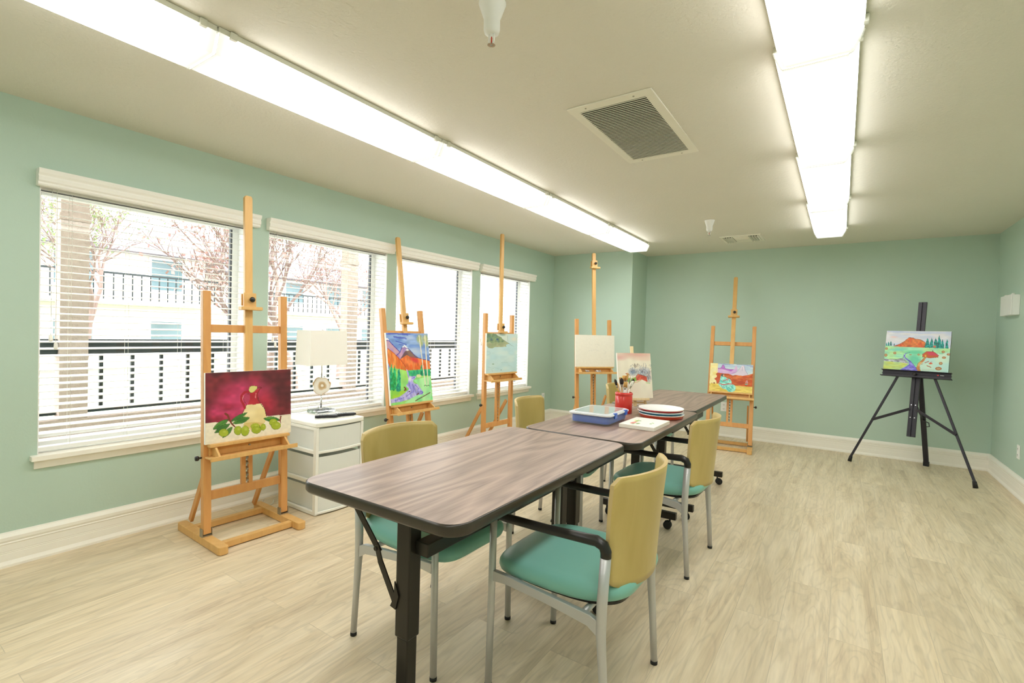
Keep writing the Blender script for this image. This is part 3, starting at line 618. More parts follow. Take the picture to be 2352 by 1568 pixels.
for x, y0, y1, wd, c in ((265, 690, 1130, 48, (22, 140, 96)), (318, 720, 1120, 52, (34, 168, 88)), (390, 760, 1150, 60, (22, 142, 122)), (300, 830, 1130, 60, (30, 150, 70)), (756, 700, 880, 36, (16, 120, 96)), (830, 770, 880, 30, (22, 140, 110)), (886, 770, 880, 34, (22, 140, 110)), (640, 780, 880, 26, (34, 150, 110)), (700, 780, 880, 26, (34, 150, 110))):
    p.poly([(x - 5, y0), (x + 5, y0), (x + wd * .5, y0 + (y1 - y0) * .35), (x + wd * .6, y1 - 20), (x, y1), (x - wd * .6, y1 - 20), (x - wd * .5, y0 + (y1 - y0) * .35)], c, wob=16, cells=26, col2=(46, 190, 130), var=.15)
p.poly([(505, 770), (530, 790), (560, 880), (600, 890), (660, 880), (665, 910), (620, 960), (640, 1000), (700, 1020), (750, 1090), (790, 1140), (785, 1180), (690, 1200), (560, 1270), (420, 1310), (270, 1335), (265, 1270), (400, 1230), (470, 1180), (560, 1100), (505, 1040), (540, 1000), (545, 930)], (150, 148, 222), cells=18, col2=(196, 190, 240), st=(1.6, 1), var=.1)
for pts in (([(560, 1000), (580, 1090)]), ([(610, 1010), (640, 1100), (620, 1160)]), ([(660, 1030), (720, 1100)]), ([(600, 930), (650, 900)]), ([(330, 1290), (480, 1240)]), ([(520, 1220), (600, 1150)]), ([(740, 1130), (790, 1150), (770, 1180)])): p.line(pts, 10, (92, 84, 204), a=.8)
p.ell(570, 930, 30, 50, (232, 228, 244), soft=.6); p.ell(715, 880, 50, 32, (220, 226, 170), soft=.3)
p.line([(480, 1070), (505, 1090), (485, 1120), (510, 1110)], 22, (120, 80, 46)); p.line([(690, 1185), (720, 1170)], 18, (110, 70, 60)); p.ell(565, 1140, 14, 9, (90, 60, 70))
p.line([(670, 1292), (760, 1240), (905, 1155)], 14, (104, 72, 44)); p.line([(690, 1270), (800, 1190)], 6, (70, 190, 140))
for x0, x1 in ((705, 828), (800, 875)):
    p.ell(x0 + 8, 270, 62, 90, (176, 184, 92), soft=.7, a=.85, cells=30, col2=(206, 208, 130)); p.ell(x0 + 40, 350, 44, 70, (186, 190, 100), soft=.8, a=.8)
for x0, x1 in ((705, 828), (800, 875)):
    p.line([(x0, 220), ((x0 + x1) / 2 - 4, 600), (x1, 1040)], 15, (236, 230, 206)); p.line([(x1 - 20, 1045), (x1, 1030), (x1 + 18, 1045)], 10, (36, 110, 60))
on_easel(p, Mx, Lc, 'bright painting of orange mountains, green trees and a violet stream', thick=.02)

# pale lake
_, Mx, Lc = easel(.409, 4.232, 1.512, .008, .814, 2.276, 1.238, 'upright wooden easel with the pale blue lake painting, in front of the last window', wid=.52)
p = Paint([(155, 292), (945, 292), (995, 1235), (215, 1290)], .521, .41)
p.fill((190, 222, 226), cells=5, col2=(206, 228, 226), st=(1, 2), var=.015)
p.poly([(150, 280), (960, 280), (965, 520), (700, 500)], (214, 226, 214), cells=4, col2=(196, 220, 222)); p.ell(860, 420, 110, 70, (226, 224, 208), soft=.9)
p.poly([(150, 280), (380, 300), (430, 350), (520, 380), (560, 430), (640, 480), (740, 540), (660, 575), (680, 615), (560, 630), (380, 635), (330, 665), (230, 660), (170, 600)], (178, 182, 146), cells=9, col2=(160, 172, 132), var=.06)
p.poly([(150, 280), (370, 300), (430, 355), (520, 385), (620, 470), (480, 520), (400, 500), (330, 545), (240, 500), (170, 520)], (108, 138, 118), wob=40, cells=14, col2=(140, 160, 120), var=.12)
p.ell(430, 440, 36, 26, (62, 92, 150), soft=.7); p.ell(285, 450, 34, 24, (84, 110, 146), soft=.8); p.ell(560, 330, 90, 30, (150, 186, 188), soft=.7, a=.8)
p.line([(690, 340), (700, 420), (712, 500)], 9, (150, 172, 160), a=.7); p.line([(730, 525), (790, 575), (870, 610)], [10, 6, 3], (120, 136, 124)); p.line([(380, 300), (430, 350), (520, 380), (560, 430), (640, 480), (740, 540)], 8, (126, 140, 120))
p.ell(375, 1055, 34, 14, (120, 158, 130), soft=.6); p.ell(590, 1200, 20, 20, (150, 178, 176), soft=.6)
for pts in ([(350, 1170), (370, 1240)], [(370, 1160), (430, 1150), (520, 1160)], [(580, 1025), (660, 1010), (750, 1020)], [(760, 1080), (850, 1110)], [(195, 740), (270, 760), (280, 800), (200, 840)], [(230, 1120), (330, 1150)]): p.line(pts, 6, (150, 186, 186), a=.8)
on_easel(p, Mx, Lc, 'pale blue lake painting with a grey-green headland at upper left')

# blank canvas
_, Mx, Lc = easel(.966, 5.456, .932, .066, .851, 2.237, 2.05, 'wooden easel with the blank white canvas, in front of the corner pillar', wid=.52)
p = Paint([(0, 0), (100, 0), (100, 72), (0, 72)], .527, .381, 90)
p.fill((240, 236, 222), var=.01)
for pts in ([(34, 36), (50, 33), (60, 36)], [(48, 22), (56, 20), (62, 25)], [(70, 34), (78, 38), (74, 44)], [(40, 40), (58, 40)]): p.line(pts, .8, (214, 212, 204), a=.6)
on_easel(p, Mx, Lc, 'blank white canvas with faint pencil marks on the easel by the pillar', name='blank_canvas', cat='canvas')
cr_ = empty('crumpled_foil', (0, 0, 0)); bpy.data.objects.remove(cr_)
for k, (xx, lb) in enumerate(((-.13, 'crumpled clear wrap at left in the tray of the blank canvas easel'), (.02, 'crumpled clear wrap mid tray of the blank canvas easel'))):
    b = MB(); rr = random.Random(k); pts = [(rr.uniform(-.035, .035), rr.uniform(-.02, .02), rr.uniform(.0, .028)) for _ in range(16)]
    b.tube(pts, .004, 6); o = b.build('crumpled_wrap', M_LID); o.matrix_world = Mx @ Matrix.Translation((xx, -.09, Lc - .0665)); tag(o, lb, 'wrapping')

# desert scene
_, Mx, Lc = easel(2.389, 5.951, .122, .26, .613, 1.977, 1.485, 'wooden easel with the desert painting, leaning back before the far wall', rknob=True, wid=.5)
p = Paint([(310, 200), (1590, 290), (1560, 1130), (255, 1020)], .451, .329)
p.fill((184, 206, 226), cells=6, col2=(206, 222, 228), st=(1, 2), var=.03)
for pts in ([(540, 235), (620, 230), (700, 245), (900, 268)], [(700, 235), (800, 255), (1000, 262)], [(1100, 262), (1300, 285), (1580, 315)], [(1380, 290), (1590, 340)], [(1500, 350), (1590, 350)]): p.line(pts, 14, (120, 130, 190), a=.7)
p.poly([(500, 340), (600, 360), (650, 320), (670, 265), (720, 265), (750, 370), (850, 390), (1010, 410), (960, 470), (700, 460), (500, 420)], (168, 92, 190), cells=10, col2=(190, 120, 204)); p.line([(560, 360), (630, 350), (670, 268), (715, 268), (750, 370), (860, 395), (1010, 412)], 8, (110, 50, 150))
p.poly([(500, 380), (640, 375), (800, 430), (930, 460), (1030, 400), (1060, 310), (1100, 300), (1130, 420), (1080, 500), (950, 580), (500, 520)], (222, 190, 226), cells=8, col2=(206, 164, 216), var=.04)
p.poly([(880, 560), (1060, 510), (1160, 430), (1220, 350), (1260, 300), (1330, 300), (1350, 430), (1440, 580), (1200, 610), (980, 600)], (214, 204, 222), cells=9, col2=(228, 216, 230)); p.line([(900, 550), (1100, 480), (1220, 350)], 6, (130, 120, 160)); p.line([(1325, 305), (1350, 430), (1440, 570)], 8, (110, 110, 170)); p.line([(1260, 320), (1262, 460)], 6, (120, 110, 160))
p.poly([(490, 510), (560, 495), (700, 515), (860, 530), (980, 585), (1060, 570), (1280, 600), (1450, 575), (1600, 535), (1600, 960), (480, 830)], (196, 84, 36), cells=10, col2=(216, 118, 58), st=(1, 1.6), var=.1)
p.ell(1220, 800, 130, 70, (182, 72, 36), soft=.5); p.line([(740, 620), (900, 640), (960, 690)], 14, (222, 150, 84)); p.line([(1350, 830), (1580, 850)], 14, (226, 130, 60)); p.line([(1060, 640), (1200, 680), (1290, 660)], 10, (226, 140, 80), a=.7)
p.poly([(300, 190), (535, 205), (520, 490), (470, 530), (500, 570), (495, 620), (420, 665), (480, 720), (490, 830), (250, 800)], (240, 222, 140), cells=8, col2=(246, 236, 180), var=.03)
p.poly([(520, 490), (465, 530), (505, 570), (495, 620), (420, 665), (480, 730), (490, 830), (600, 830), (600, 500)], (206, 92, 52), cells=10, col2=(196, 84, 40))
p.poly([(250, 800), (560, 810), (1100, 890), (1600, 935), (1600, 1160), (240, 1040)], (222, 196, 84), cells=9, col2=(236, 214, 116), st=(1, 2.4), var=.06)
p.poly([(620, 600), (640, 570), (740, 610), (800, 660), (900, 690), (945, 760), (950, 830), (1040, 880), (1075, 950), (1040, 1040), (940, 1085), (850, 1070), (780, 990), (680, 970), (590, 900), (540, 830), (575, 770)], (120, 216, 202), cells=14, col2=(168, 234, 222), st=(1.6, 1), var=.08)
for pts in ([(620, 860), (700, 960)], [(780, 880), (830, 1000), (900, 1050)], [(900, 880), (1000, 960)], [(600, 700), (660, 760), (760, 790)], [(850, 680), (900, 760)], [(840, 930), (960, 1020)], [(690, 900), (740, 960)]): p.line(pts, 13, (40, 150, 150), a=.8)
p.line([(570, 805), (650, 845), (740, 850), (840, 825), (980, 840)], 24, (196, 58, 66), cells=30, col2=(228, 120, 120)); p.line([(680, 740), (760, 715), (830, 690)], 20, (206, 70, 80)); p.line([(810, 680), (830, 730)], 18, (226, 110, 120))
p.ell(680, 570, 52, 42, (70, 84, 90)); p.ell(705, 575, 26, 30, (226, 176, 130)); p.line([(700, 615), (800, 635), (930, 660)], 8, (90, 70, 60))
p.line([(1370, 790), (1410, 740), (1430, 810), (1370, 800)], 12, (206, 190, 200)); p.ell(1390, 850, 46, 16, (110, 190, 170)); p.ell(415, 795, 24, 24, (140, 90, 50)); p.ell(345, 795, 24, 10, (180, 130, 60)); p.line([(500, 350), (480, 480)], 10, (226, 206, 160))
on_easel(p, Mx, Lc, 'desert painting with a seated figure in a turquoise dress before purple buttes')

# ------------------------------------------------------------------ black tripod easel
C0 = Vector((3.974, 5.973, 0)); TH = -.292
tri = tag(empty('tripod_easel', C0, TH), 'black metal tripod easel in the far right corner', 'easel')
tt = .199; thh = math.atan(tt); Ty = lambda z: .183 + tt * (z - 1)
TM = Matrix.Translation((0, Ty(.34) + .04, .34)) @ Matrix.Rotation(-thh, 4, 'X'); LL = lambda z: (z - .34) / math.cos(thh)
b = MB(); b.M = TM; b.box(-.033, -.003, -.012, .010, 0, LL(1.65)); b.box(.003, .033, -.012, .010, 0, LL(1.65)); b.box(-.003, .003, -.006, .010, 0, LL(1.65)); ms = b.build('mast', M_BLK, tri, .002)
for z in (.62, .74):
    b = MB(); b.M = TM
    for s in (-1, 1): b.tube([(s * .016, -.012, LL(z) - .1), (s * .016, -.0145, LL(z) - .1)], .004, 8)
    b.build('rivet', M_CHROME, ms)
b = MB(); b.M = TM; lt = LL(.963)
b.box(-.262, .262, -.045, -.036, lt - .062, lt); b.box(-.268, .268, -.078, -.036, lt - .006, lt); b.box(-.272, .272, -.086, -.036, lt - .066, lt - .058); b.box(-.268, .268, -.05, -.045, lt - .036, lt - .030); b.box(-.05, .05, -.036, -.0125, lt - .06, lt - .005)
tr = b.build('tray', M_BLK, tri, .0015)
b = MB(); b.M = TM @ Matrix.Translation((-.005, -.05, lt - .030)) @ Matrix.Rotation(PI / 2, 4, 'X'); b.lathe([(.007, -.005), (.007, .01), (.015, .014), (.016, .026), (.012, .03), (.01, .026), (0, .026)], n=18); b.build('knob', M_BLACKPL, tr)
b = MB(); b.M = TM @ Matrix.Translation((.168, -.0506, lt - .0285)); b.prism([(0, -.0075), (.008, 0), (.0075, .005), (.004, .0065), (0, .004), (-.004, .0065), (-.0075, .005), (-.008, 0)], -.0006, .001, axis='y'); hl = b.build('emblem', mat('emblem_red', (214, 60, 50), .4), tr)
b = MB(); b.M = TM @ Matrix.Translation((.198, -.0506, lt - .0285))
for k, h in enumerate((.005, .004, .004, .005, .004, .0035)): b.box(-.013 + k * .0046, -.0097 + k * .0046, -.0006, .001, -.0022, -.0022 + h)
b.build('lettering', M_WHITE, tr)
for s, f in ((-1, (-.488, .064)), (1, (.488, -.064))):
    top = TM @ Vector((s * .10, -.012, LL(1.02))); foot = Vector((f[0], f[1], .03)); b = MB(); b.bar(foot, top, .02, .024, up=(0, 1, 0)); lg = b.build('leg', M_BLK, tri, .003)
    d = (top - foot).normalized(); b = MB(); b.tube([foot - d * .0 + Vector((0, 0, -.027)), foot + d * .03], [.019, .015], 12); b.build('rubber_foot', M_RUBBER, lg)
    kp = foot.lerp(top, .43 if s < 0 else .40) + Vector((0, -.022, 0)); mp_ = TM @ Vector((s * .026, -.019, LL(.60))); b = MB(); b.bar(kp, mp_, .006, .026, up=(0, 0, 1)); b.build('brace', M_BLK, tri, .002)
foot = Vector((.042, .537, .03)); top = TM @ Vector((0.0, .03, LL(1.1))); b = MB(); b.bar(foot, top, .042, .026, up=(0, 1, 0)); lg = b.build('leg', M_BLK, tri, .003)
b = MB(); b.bar((.042, .537, .001), (.042, .537, .045), .046, .032, up=(0, 1, 0)); b.build('rubber_foot', M_RUBBER, lg)
q = foot.lerp(top, .42); b = MB(); b.bar(q, TM @ Vector((.03, .0, LL(.62))), .012, .02); b.tube([q + Vector((.0, -.02, .0)), q + Vector((.05, -.03, -.02)), q + Vector((.055, -.03, -.055)), q + Vector((.03, -.03, -.06))], .005, 8); b.build('brace', M_BLK, tri, .001)
p = Paint([(275, 200), (1710, 205), (1660, 1140), (205, 1065)], .498, .395)
p.fill((226, 226, 234), cells=6, col2=(206, 214, 236), st=(1, 2.4), var=.03); p.ell(430, 340, 110, 30, (236, 206, 210), soft=.8); p.line([(300, 215), (700, 225), (1000, 250), (1700, 230)], 30, (190, 202, 236), a=.7)
p.poly([(190, 540), (1120, 560), (1720, 590), (1720, 1180), (190, 1180)], (158, 226, 190), cells=9, col2=(186, 232, 168), st=(1, 2), var=.06)
p.ell(900, 680, 340, 60, (110, 214, 170), soft=.7); p.poly([(1050, 820), (1700, 660), (1720, 1180), (1000, 1180)], (208, 236, 216), wob=60, cells=7, col2=(190, 230, 222)); p.ell(900, 860, 190, 170, (96, 206, 172), soft=.6, a=.8); p.ell(560, 620, 260, 40, (120, 216, 196), soft=.7, a=.8)
p.poly([(430, 545), (560, 500), (660, 440), (770, 348), (860, 355), (900, 378), (1010, 390), (1100, 430), (1145, 470), (1115, 568), (640, 562)], (216, 96, 48), cells=12, col2=(228, 128, 60), st=(1.5, 1), var=.12); p.line([(430, 545), (560, 500), (660, 440), (770, 348), (860, 355), (900, 378), (1010, 390), (1100, 430), (1145, 470), (1115, 560)], 8, (120, 50, 50))
def fir(x, y0, y1, wd, c=(28, 166, 156)): p.poly([(x, y0), (x + wd * .3, y0 + (y1 - y0) * .4), (x + wd * .5, y1), (x - wd * .5, y1), (x - wd * .3, y0 + (y1 - y0) * .4)], c, wob=14, cells=34, col2=(20, 110, 110), var=.2)
for a_ in ((1180, 350, 575, 115), (1270, 340, 575, 95), (1360, 345, 580, 110), (1440, 285, 585, 105), (1515, 370, 585, 80), (1610, 370, 590, 85), (270, 460, 540, 40), (318, 435, 540, 40), (368, 425, 540, 46), (445, 475, 525, 26)): fir(*a_)
p.ell(1340, 545, 34, 24, (206, 120, 90))
p.poly([(190, 830), (500, 850), (640, 820), (690, 850), (780, 930), (700, 950), (600, 910), (190, 880)], (196, 200, 208), cells=22, col2=(140, 140, 156), st=(1, 2), var=.15); p.line([(210, 840), (460, 852), (650, 815), (660, 740)], 8, (70, 66, 96))
p.poly([(190, 885), (600, 915), (760, 940), (700, 1000), (560, 1080), (190, 1080)], (204, 216, 110), cells=9, col2=(190, 218, 140), st=(1, 2), var=.06)
p.poly([(800, 680), (740, 690), (690, 740), (690, 790), (760, 840), (830, 890), (880, 960), (940, 1030), (1010, 1120), (540, 1100), (700, 1010), (780, 960), (770, 880), (690, 830), (655, 770), (690, 705)], (112, 100, 216), cells=20, col2=(150, 146, 234), st=(1, 2), var=.15); p.line([(800, 680), (710, 705), (675, 770), (720, 830), (820, 890), (900, 980), (990, 1100)], 7, (60, 50, 160))
p.poly([(1120, 795), (1160, 800), (1110, 880), (1030, 960), (1020, 1040), (1060, 1120), (990, 1120), (940, 1040), (990, 920), (1070, 850)], (222, 180, 110), cells=20, col2=(196, 130, 70)); p.line([(1120, 795), (1060, 860), (980, 930), (945, 1040)], 6, (140, 80, 40))
p.poly([(1075, 715), (1165, 655), (1320, 660), (1435, 745), (1420, 790), (1250, 810), (1075, 785)], (204, 96, 50)); p.poly([(1165, 655), (1320, 660), (1435, 750), (1225, 742)], (216, 70, 92)); p.line([(1075, 720), (1165, 655), (1320, 660), (1435, 745), (1420, 790), (1230, 805), (1075, 785), (1075, 715)], 6, (120, 50, 40)); p.poly([(1130, 735), (1165, 735), (1165, 790), (1130, 790)], (226, 180, 60)); p.line([(1300, 655), (1300, 640)], 14, (80, 60, 60))
for cx, cy, rx, ry in ((1535, 665, 40, 26), (1660, 720, 44, 26), (1555, 795, 44, 26), (1485, 925, 42, 34), (1440, 1045, 72, 38), (275, 600, 30, 26), (460, 700, 34, 28), (260, 750, 36, 34), (990, 730, 24, 22), (810, 735, 26, 12)):
    p.ell(cx, cy, rx, ry, (176, 112, 60)); p.ell(cx, cy, rx * .6, ry * .55, (206, 186, 140), a=.7)
p.line([(1135, 915), (1215, 885)], 16, (170, 80, 54)); p.line([(1180, 980), (1275, 1018)], 16, (170, 76, 54)); p.ell(1262, 930, 44, 16, (220, 90, 50)); p.line([(1240, 920), (1290, 890)], 8, (200, 70, 50)); p.line([(1050, 950), (1090, 938)], 10, (170, 120, 70))
for y_ in (1060, 1080): p.line([(1070, y_), (1350, y_ + 12)], 6, (196, 176, 130), a=.6)
Mt = Matrix.Translation(C0) @ Matrix.Rotation(TH, 4, 'Z') @ TM
b_obj = p.build('painting of an orange hill, red cabin and blue stream on the black tripod easel', Mt @ Matrix.Translation((-.008, -.0365 - .0215, lt + .0005)), thick=.02, edge=M_BLK)

# ------------------------------------------------------------------ folding tables
def table(cx, cy, wd, ln, rz, legs, label, colx, hz=.748):
    t = tag(empty('folding_table', (cx, cy, 0), rz), label, 'table', 'folding tables placed end to end')
    out = rrect(-wd / 2 + .006, wd / 2 - .006, -ln / 2 + .006, ln / 2 - .006, .062, 8)
    b = MB(); b.prism(out, hz - .03, hz); b.build('table_top', M_LAM, t)
    o2 = rrect(-wd / 2, wd / 2, -ln / 2, ln / 2, .068, 8); n = len(o2); e = MB()
    rings = [(out, hz - .0002), ([(x * .9985, y * .999) for x, y in o2], hz - .003), (o2, hz - .009), (o2, hz - .026), (rrect(-wd / 2 + .006, wd / 2 - .006, -ln / 2 + .006, ln / 2 - .006, .062, 8), hz - .034), (rrect(-wd / 2 + .03, wd / 2 - .03, -ln / 2 + .03, ln / 2 - .03, .04, 8), hz - .034)]
    vs = [(x, y, z) for rg, z in rings for x, y in rg]
    e.add(vs, [(i * n + k, i * n + (k + 1) % n, (i + 1) * n + (k + 1) % n, (i + 1) * n + k) for i in range(len(rings) - 1) for k in range(n)], 0, True)
    e.build('edge_band', M_TEDGE, t)
    lx = colx - cx
    for (ly, by, sides) in legs:
        ly -= cy; by -= cy
        b = MB(); b.box(lx - .028, lx + .028, ly - .025, ly + .025, .30, hz - .0345); b.box(lx - .023, lx + .023, ly - .021, ly + .021, .105, .30); b.box(lx - .2, lx + .2, ly - .02, ly + .02, hz - .055, hz - .0345)
        lg = b.build('leg_column', M_TBLACK, t, .004)
        k = MB(); k.tube([(lx - .028, ly, .34), (lx - .042, ly, .34)], .008, 10); k.build('height_knob', M_BLACKPL, lg)
        b = MB(); b.box(lx - .25, lx + .255, by - .018, by + .018, .068, .112); ft = b.build('foot_bar', M_TBLACK, t, .004)
        for s in (-1, 1):
            xx = lx + s * .215; c = MB(); a = random.uniform(0, 6.28)
            Mc = Matrix.Translation((xx, by, 0)) @ Matrix.Rotation(a, 4, 'Z')
            c.M = Mc; c.tube([(0, 0, .05), (0, 0, .068)], .006, 8); c.M = Mc @ Matrix.Translation((.014, 0, .027)) @ Matrix.Rotation(PI / 2, 4, 'X')
            for d0 in (-.016, .004): c.lathe([(.0, d0), (.022, d0), (.026, d0 + .003), (.026, d0 + .009), (.022, d0 + .012), (0, d0 + .012)], n=18)
            c.M = Mc; c.prism([(.0, .05), (-.006, .03), (.014, .022), (.03, .034), (.03, .05), (.012, .056)], -.004, .004, axis='y'); c.build('caster', M_RUBBER, ft)
        if 'L' in sides:
            b = MB(); p0 = Vector((lx - .03, ly - .022, .40)); p1 = Vector((lx - .13, ly - .022, .555)); p2 = Vector((lx - .272, ly - .022, .71))
            b.bar(p0, p0.lerp(p1, .72), .004, .022, up=(1, 0, .6)); b.bar(p0.lerp(p1, .70), p1 + Vector((.012, 0, 0)), .004, .02, up=(1, 0, .6)); b.bar(p1 + Vector((.022, .004, -.02)), p2, .004, .022, up=(1, 0, .9)); b.bar(p2 - Vector((.01, 0, 0)), p2 + Vector((.02, 0, .0)), .02, .008)
            for q in (p0, p1 + Vector((.01, 0, -.01))): b.tube([q + Vector((0, -.006, 0)), q + Vector((0, .006, 0))], .007, 8)
            b.prism([(lx - .045, .39), (lx - .022, .385), (lx - .010, .43), (lx - .028, .47), (lx - .03, .42)], ly - .03, ly - .0255, axis='y')
            b.build('folding_brace', M_TBLACK, t)
        if 'R' in sides:
            b = MB(); b.prism([(lx + .028, .55), (lx + .05, .56), (lx + .19, hz - .055), (lx + .1, hz - .055), (lx + .028, .63)], ly - .006, ly + .002, axis='y'); b.tube([(lx + .09, ly - .012, .645), (lx + .09, ly + .006, .645)], .008, 8); b.build('gusset', M_TBLACK, t)
    l0, l1 = legs[0][0] - cy, legs[1][0] - cy
    b = MB(); b.box(lx + .028, lx + .078, l0 + .0, l1 - .0, .558, .60); b.build('stretcher', M_TBLACK, t, .003)
    return t
table(2.318, 1.522, .66, 1.21, .012, [(1.065, .94, 'L'), (2.055, 2.01, 'R')], 'nearest brown wood-grain folding table with bare top', 2.345)
table(2.362, 2.745, .625, 1.205, .014, [(2.19, 2.25, ''), (3.125, 3.18, 'R')], 'middle brown folding table holding the blue box, red jar and plates', 2.335)
table(2.325, 3.962, .60, 1.215, .012, [(3.50, 3.40, 'L'), (4.44, 4.41, 'L')], 'farthest brown folding table, empty past the small tabletop easel', 2.375)

# ------------------------------------------------------------------ chairs
def chair_parts(root):
    # y forward (the way the sitter faces), legs: front y=.216, rear y=-.216, x=+-.235
    fx, fy = .232, .216
    r = .0125
    for s in (-1, 1):
        b = MB(); b.tube([(s * fx, fy + .004, .012), (s * fx, fy, .3), (s * fx, fy - .002, .603)], r, 14); l = b.build('leg', M_SILVER, root)
        c = MB(); c.tube([(s * fx, fy + .004, .001), (s * fx, fy + .004, .014)], r + .0006, 14); c.build('leg_tip', M_RUBBER, l)
        b = MB(); b.tube([(s * fx, -fy, .012), (s * fx, -fy + .012, .2), (s * fx, -fy + .022, .33), (s * fx, -fy + .022, .42), (s * fx, -fy + .014, .575)], [.0125, .013, .0155, .0165, .0165], 14); l = b.build('leg', M_SILVER, root)
        c = MB(); c.tube([(s * fx, -fy, .001), (s * fx, -fy, .014)], r + .0006, 14); c.build('leg_tip', M_RUBBER, l)
        # arm: flat oval black tube bending down onto the rear leg
        pts = [(s * fx, fy + .012, .604), (s * fx, fy - .06, .606), (s * fx, 0, .607), (s * fx, -fy + .085, .612), (s * fx, -fy + .045, .614), (s * fx, -fy + .022, .605), (s * fx, -fy + .014, .588), (s * fx, -fy + .014, .572)]
        b = MB(); b.tube(pts, [.010, .015, .015, .0165, .0175, .0175, .0175, .017], 14); b.build('armrest', M_BLACKPL, root)
        # side rail, arched under the seat
        prr = [(fy - .01, .378), (fy - .06, .382), (.02, .372), (-.08, .360), (-fy + .065, .350), (-fy + .024, .322), (-fy + .024, .372), (-fy + .06, .386), (-.08, .393), (0, .400), (.08, .406), (fy - .07, .412), (fy - .01, .414)]
        b = MB(); b.prism(prr, s * fx - .009, s * fx + .009, axis='x'); b.build('side_rail', M_SILVER, root, .002)
    b = MB(); b.tube([(-fx, .12, .395), (fx, .12, .395)], .011, 10); b.tube([(-fx, -.13, .375), (fx, -.13, .375)], .011, 10); b.build('cross_rail', M_SILVER, root)
    # seat cushion: rounded outline, domed
    def outline(sc):
        o = []
        n = 64
        for k in range(n):
            a = 2 * PI * k / n; ca, sa = math.cos(a), math.sin(a); e = .34
            x = .232 * math.copysign(abs(ca) ** e, ca); y = .252 * math.copysign(abs(sa) ** (e * 1.6), sa)
            if y < 0: x *= 1 - .13 * (y / .252) ** 2
            else: x *= 1 - .04 * (y / .245) ** 2
            o.append((x * sc, (y * sc) - .005))
        return o
    def zz(x, y):  # gentle saddle: back lifts, front rolls down
        return .006 * math.cos(x * 6) + (.012 * (abs(y) / .24) ** 2 if y < 0 else -.016 * (y / .24) ** 3)
    rings = [(.84, .398), (.925, .400), (.972, .409), (.992, .424), (.985, .438), (.96, .448), (.92, .4535), (.82, .457), (.6, .459), (.3, .460), (.02, .460)]
    vs = []; n = 64
    for s_, z in rings:
        for x, y in outline(s_): vs.append((x, y, z + zz(x, y)))
    b = MB(); fs = [(i * n + k, i * n + (k + 1) % n, (i + 1) * n + (k + 1) % n, (i + 1) * n + k) for i in range(len(rings) - 1) for k in range(n)] + [tuple(range(n))[::-1], tuple((len(rings) - 1) * n + k for k in range(n))]
    b.add(vs, fs, 0, True); b.build('seat', M_SEAT, root)
    b = MB(); b.prism([(x * .86, y * .86) for x, y in outline(1)], .390, .399); b.build('seat_pan', M_BLACKPL, root)
    # plywood back
    nu, nv = 24, 18; hw = .218; z0, z1 = .448, .812; th = .0125
    def P(u, v, off):
        # u -1..1, v 0..1 ; rounded corners on top, strongly rounded below
        half = hw * (1 - .07 * (1 - v) ** 1.5); x = u * half
        bot = z0 + .012 * abs(u) ** 2 + .022 * abs(u) ** 12; top = z1 - .004 * u * u
        if abs(u) > .9: top -= .022 * ((abs(u) - .9) / .1) ** 2.2
        z = bot + (top - bot) * v
        y = -fy + .012 - .080 * (1 - (x / hw) ** 2) - .03 * ((z - z0) / (z1 - z0)) ** 1.3 + .028 + off
        return (x, y, z)
    vs = []
    for off in (0, -th):
        for j in range(nv + 1):
            for i in range(nu + 1): vs.append(P(-1 + 2 * i / nu, j / nv, off))
    m = (nu + 1) * (nv + 1); fs = []; eg = []
    for j in range(nv):
        for i in range(nu):
            a = j * (nu + 1) + i; fs.append((a, a + 1, a + nu + 2, a + nu + 1)); fs.append((m + a, m + a + nu + 1, m + a + nu + 2, m + a + 1))
    for i in range(nu):
        eg.append((i, m + i, m + i + 1, i + 1)); a = nv * (nu + 1) + i; eg.append((a, a + 1, m + a + 1, m + a))
    for j in range(nv):
        a = j * (nu + 1); eg.append((a, a + nu + 1, m + a + nu + 1, m + a)); a += nu; eg.append((a, m + a, m + a + nu + 1, a + nu + 1))
    b = MB(); b.add(vs, fs, 0, True); b.add(vs, eg, 1, False); b.build('backrest', [M_PLY, M_PLYEDGE], root)
    for s in (-1, 1):
        b = MB(); b.box(s * .216 - .006, s * .216 + .01 * s + .002, -fy + .008, -fy + .034, .475, .56)
        for z in (.49, .545): b.tube([(s * .212, -fy + .02, z), (s * .205, -fy + .02, z)], .004, 8)
        b.build('back_bracket', M_SILVER, root, .001)
chairs = [
 (2.661, 1.605, PI / 2, 'nearest teal armchair with maple back, right side of the near table'),
 (2.596, 2.822, PI / 2 - .03, 'second teal armchair on the right side, beside the middle table'),
 (2.048, 1.512, -PI / 2, 'teal chair with maple back tucked at the left side of the near table'),
 (1.954, 2.764, -PI / 2 + .153, 'chair turned slightly at the left side of the middle table, back below the lake painting'),
 (2.005, 4.11, -PI / 2, 'farthest chair, left side of the far table, partly hidden behind the red jar')]
root = None
for i, (x, y, rz, lb) in enumerate(chairs):
    if i == 0:
        root = empty('stacking_chair', (x, y, 0), rz); chair_parts(root); c = root
    else:
        c = copy_tree(root); c.location = (x, y, 0); c.rotation_euler = (0, 0, rz)
    tag(c, lb, 'chair', 'teal chairs around the tables')

